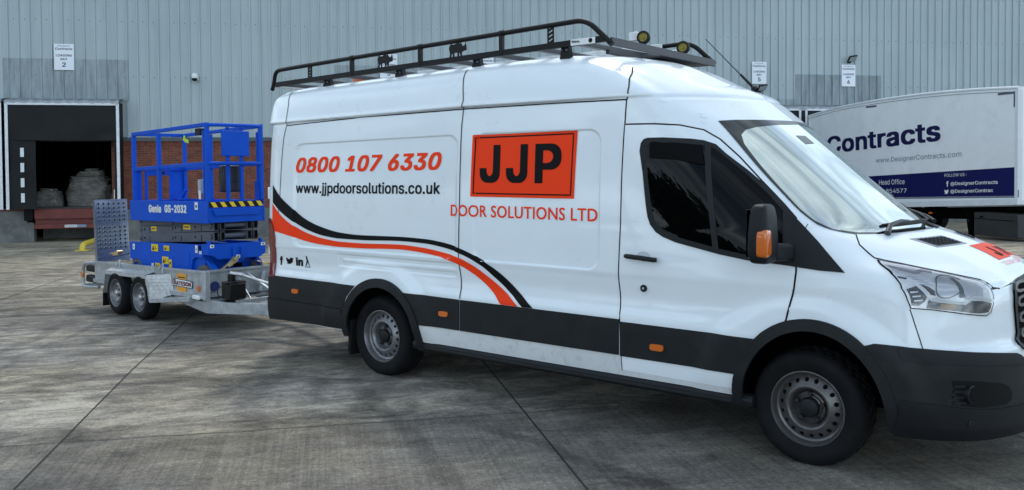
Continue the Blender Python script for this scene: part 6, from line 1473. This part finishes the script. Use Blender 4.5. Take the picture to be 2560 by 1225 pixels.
# running gear
m = MB()
for x in (.75, 1.75): m.bar((x, .2, zl(1.12)), (x, 9.6, zl(.72)), .12, .26)
for y in (.6, 2.2, 4.2, 6.2, 8.4): m.bar((.2, y, zl(zbot(y)-.09)), (2.3, y, zl(zbot(y)-.09)), .08, .10)
m.build('chassis_rails', DARK, lt)
m = MB(); m.box((.03, .02, zl(.52)), (.9, 1.63, zl(1.16))); lk_ = m.build('locker', LOCKERM, lt, bevel=.015)
m = MB(); m.box((.018, .14, zl(.98)), (.029, 1.61, zl(.995))).box((.012, 1.28, zl(1.02)), (.029, 1.40, zl(1.06))); m.build('locker_latch', DARK, lk_)
m = MB()
for x in (.5, 2.0): m.bar((x, 2.3, zl(.25)), (x, 2.3, zl(1.05)), .12, .12).box((x-.14, 2.16, zl(.17)), (x+.14, 2.44, zl(.23)))
m.build('landing_leg', DARK, lt)
m = MB(); m.tube(rounded_path([(.05, 1.95, zl(1.2)), (.05, 1.92, zl(.9)), (.06, 1.88, zl(.62)), (.3, 2.1, zl(.55))], .15), .018, 8); m.build('air_hose', DARK, lt)
m = MB(); m.box((.02, 3.4, zl(1.02)), (.06, 3.52, zl(1.07))); m.build('side_lamp', AMBER, lt)
for y in (6.2, 7.5):
    for x in (.02, 2.18):
        gzz = gz(10.97-y)-LTO.z
        MB().lathe([(.30, 0), (.46, 0), (.5, .03), (.5, .27), (.46, .3), (.3, .3), (.27, .2), (.05, .1), (.001, .1)], (x, y, gzz+.5), (1, 0, 0), 36).build('wheel', RUBBER, lt)
m = MB()
for x in (.1, 2.15): m.box((x, 5.5, zl(.95)), (x+.25, 8.3, zl(.97)))
m.build('wheel_guard', DARK, lt)
# ---------------------------------------------------------------- trees and fence across the yard, behind the photographer (mirrored in the windows)
LEAF = mat('dark_leaves', (.045, .075, .025), .6, noise=(.9, .45)); BARK = mat('bark', (.09, .07, .05), .9, noise=(4, .3))
def tree(s, dd, h, seed, label):
    rr = random.Random(seed); base = yard(s, dd); o = thing('tree', label, 'tree', base, None, 'trees behind the fence across the yard')
    m = MB(); m.tube([(0, 0, -.1), (.1, .05, h*.3), (.0, .1, h*.6), (.05, 0, h*.85)], [h*.028, h*.022, h*.014, .03], 9)
    cl = []
    for i in range(11):
        a = rr.uniform(0, 6.28); z0 = h*rr.uniform(.28, .7); L_ = h*rr.uniform(.16, .30); e = Vector((math.cos(a)*L_, math.sin(a)*L_, z0+L_*.6)); m.tube([(0.05, .05, z0), tuple(Vector((0, 0, z0)).lerp(e, .55)+Vector((0, 0, .2))), tuple(e)], [h*.011, h*.007, .015], 6); cl.append(e)
    m.build('trunk', BARK, o, smooth_deg=60)
    cl += [Vector((rr.gauss(0, h*.13), rr.gauss(0, h*.13), h*rr.uniform(.5, 1.0))) for _ in range(12)]
    m = MB()
    for c in cl:
        R_ = h*rr.uniform(.07, .14)
        for _ in range(300):
            p = c+Vector((rr.gauss(0, 1), rr.gauss(0, 1), rr.gauss(0, .8)))*R_*.62; q = Vector((rr.uniform(-1, 1), rr.uniform(-1, 1), rr.uniform(-1, 1))).normalized(); u = q.orthogonal().normalized()*rr.uniform(.18, .42); v = q.cross(u)*.7
            m.add([p-u, p-v*.6, p+u, p+v*.6], [(0, 1, 2, 3)])
    m.build('crown', LEAF, o, smooth_deg=0)
for i, (s, dd, h, lb) in enumerate(((-46, 8, 9, 'dark tree behind the fence, nearest to the warehouse'), (-50, 17, 11, 'tall tree behind the fence with a wide crown'), (-45, 25, 8, 'low bushy tree behind the fence'), (-48, 33, 12.5, 'tallest tree behind the fence'), (-44, 39, 8.5, 'small dense tree behind the fence'), (-47, 45, 11.5, 'leafy tree behind the fence beside the tallest one'), (-44, 52, 9.5, 'tree near the far end of the fence'), (-47, 60, 12, 'wide tree by the far end of the fence'), (-44, 68, 10, 'tree past the far end of the fence'))): tree(s, dd, h, 40+i, lb)
fr_ = thing('palisade_fence', 'grey steel palisade fence closing the yard in front of the trees', 'fence', yard(-37, 30), Matrix.Rotation(WANG-math.pi/2, 3, 'Z'))
m = MB()
for i in range(280): x = -35+.25*i; m.prism([(x, 0, .05), (x+.07, 0, .05), (x+.07, 0, 2.2), (x+.035, 0, 2.4), (x, 0, 2.2)], (0, .012, 0))
m.build('pales', GALVD, fr_, smooth_deg=0, fix=True)
m = MB().box((-35, .013, .4), (35, .05, .46)).box((-35, .013, 1.8), (35, .05, 1.86)); m.build('fence_rails', GALVD, fr_)
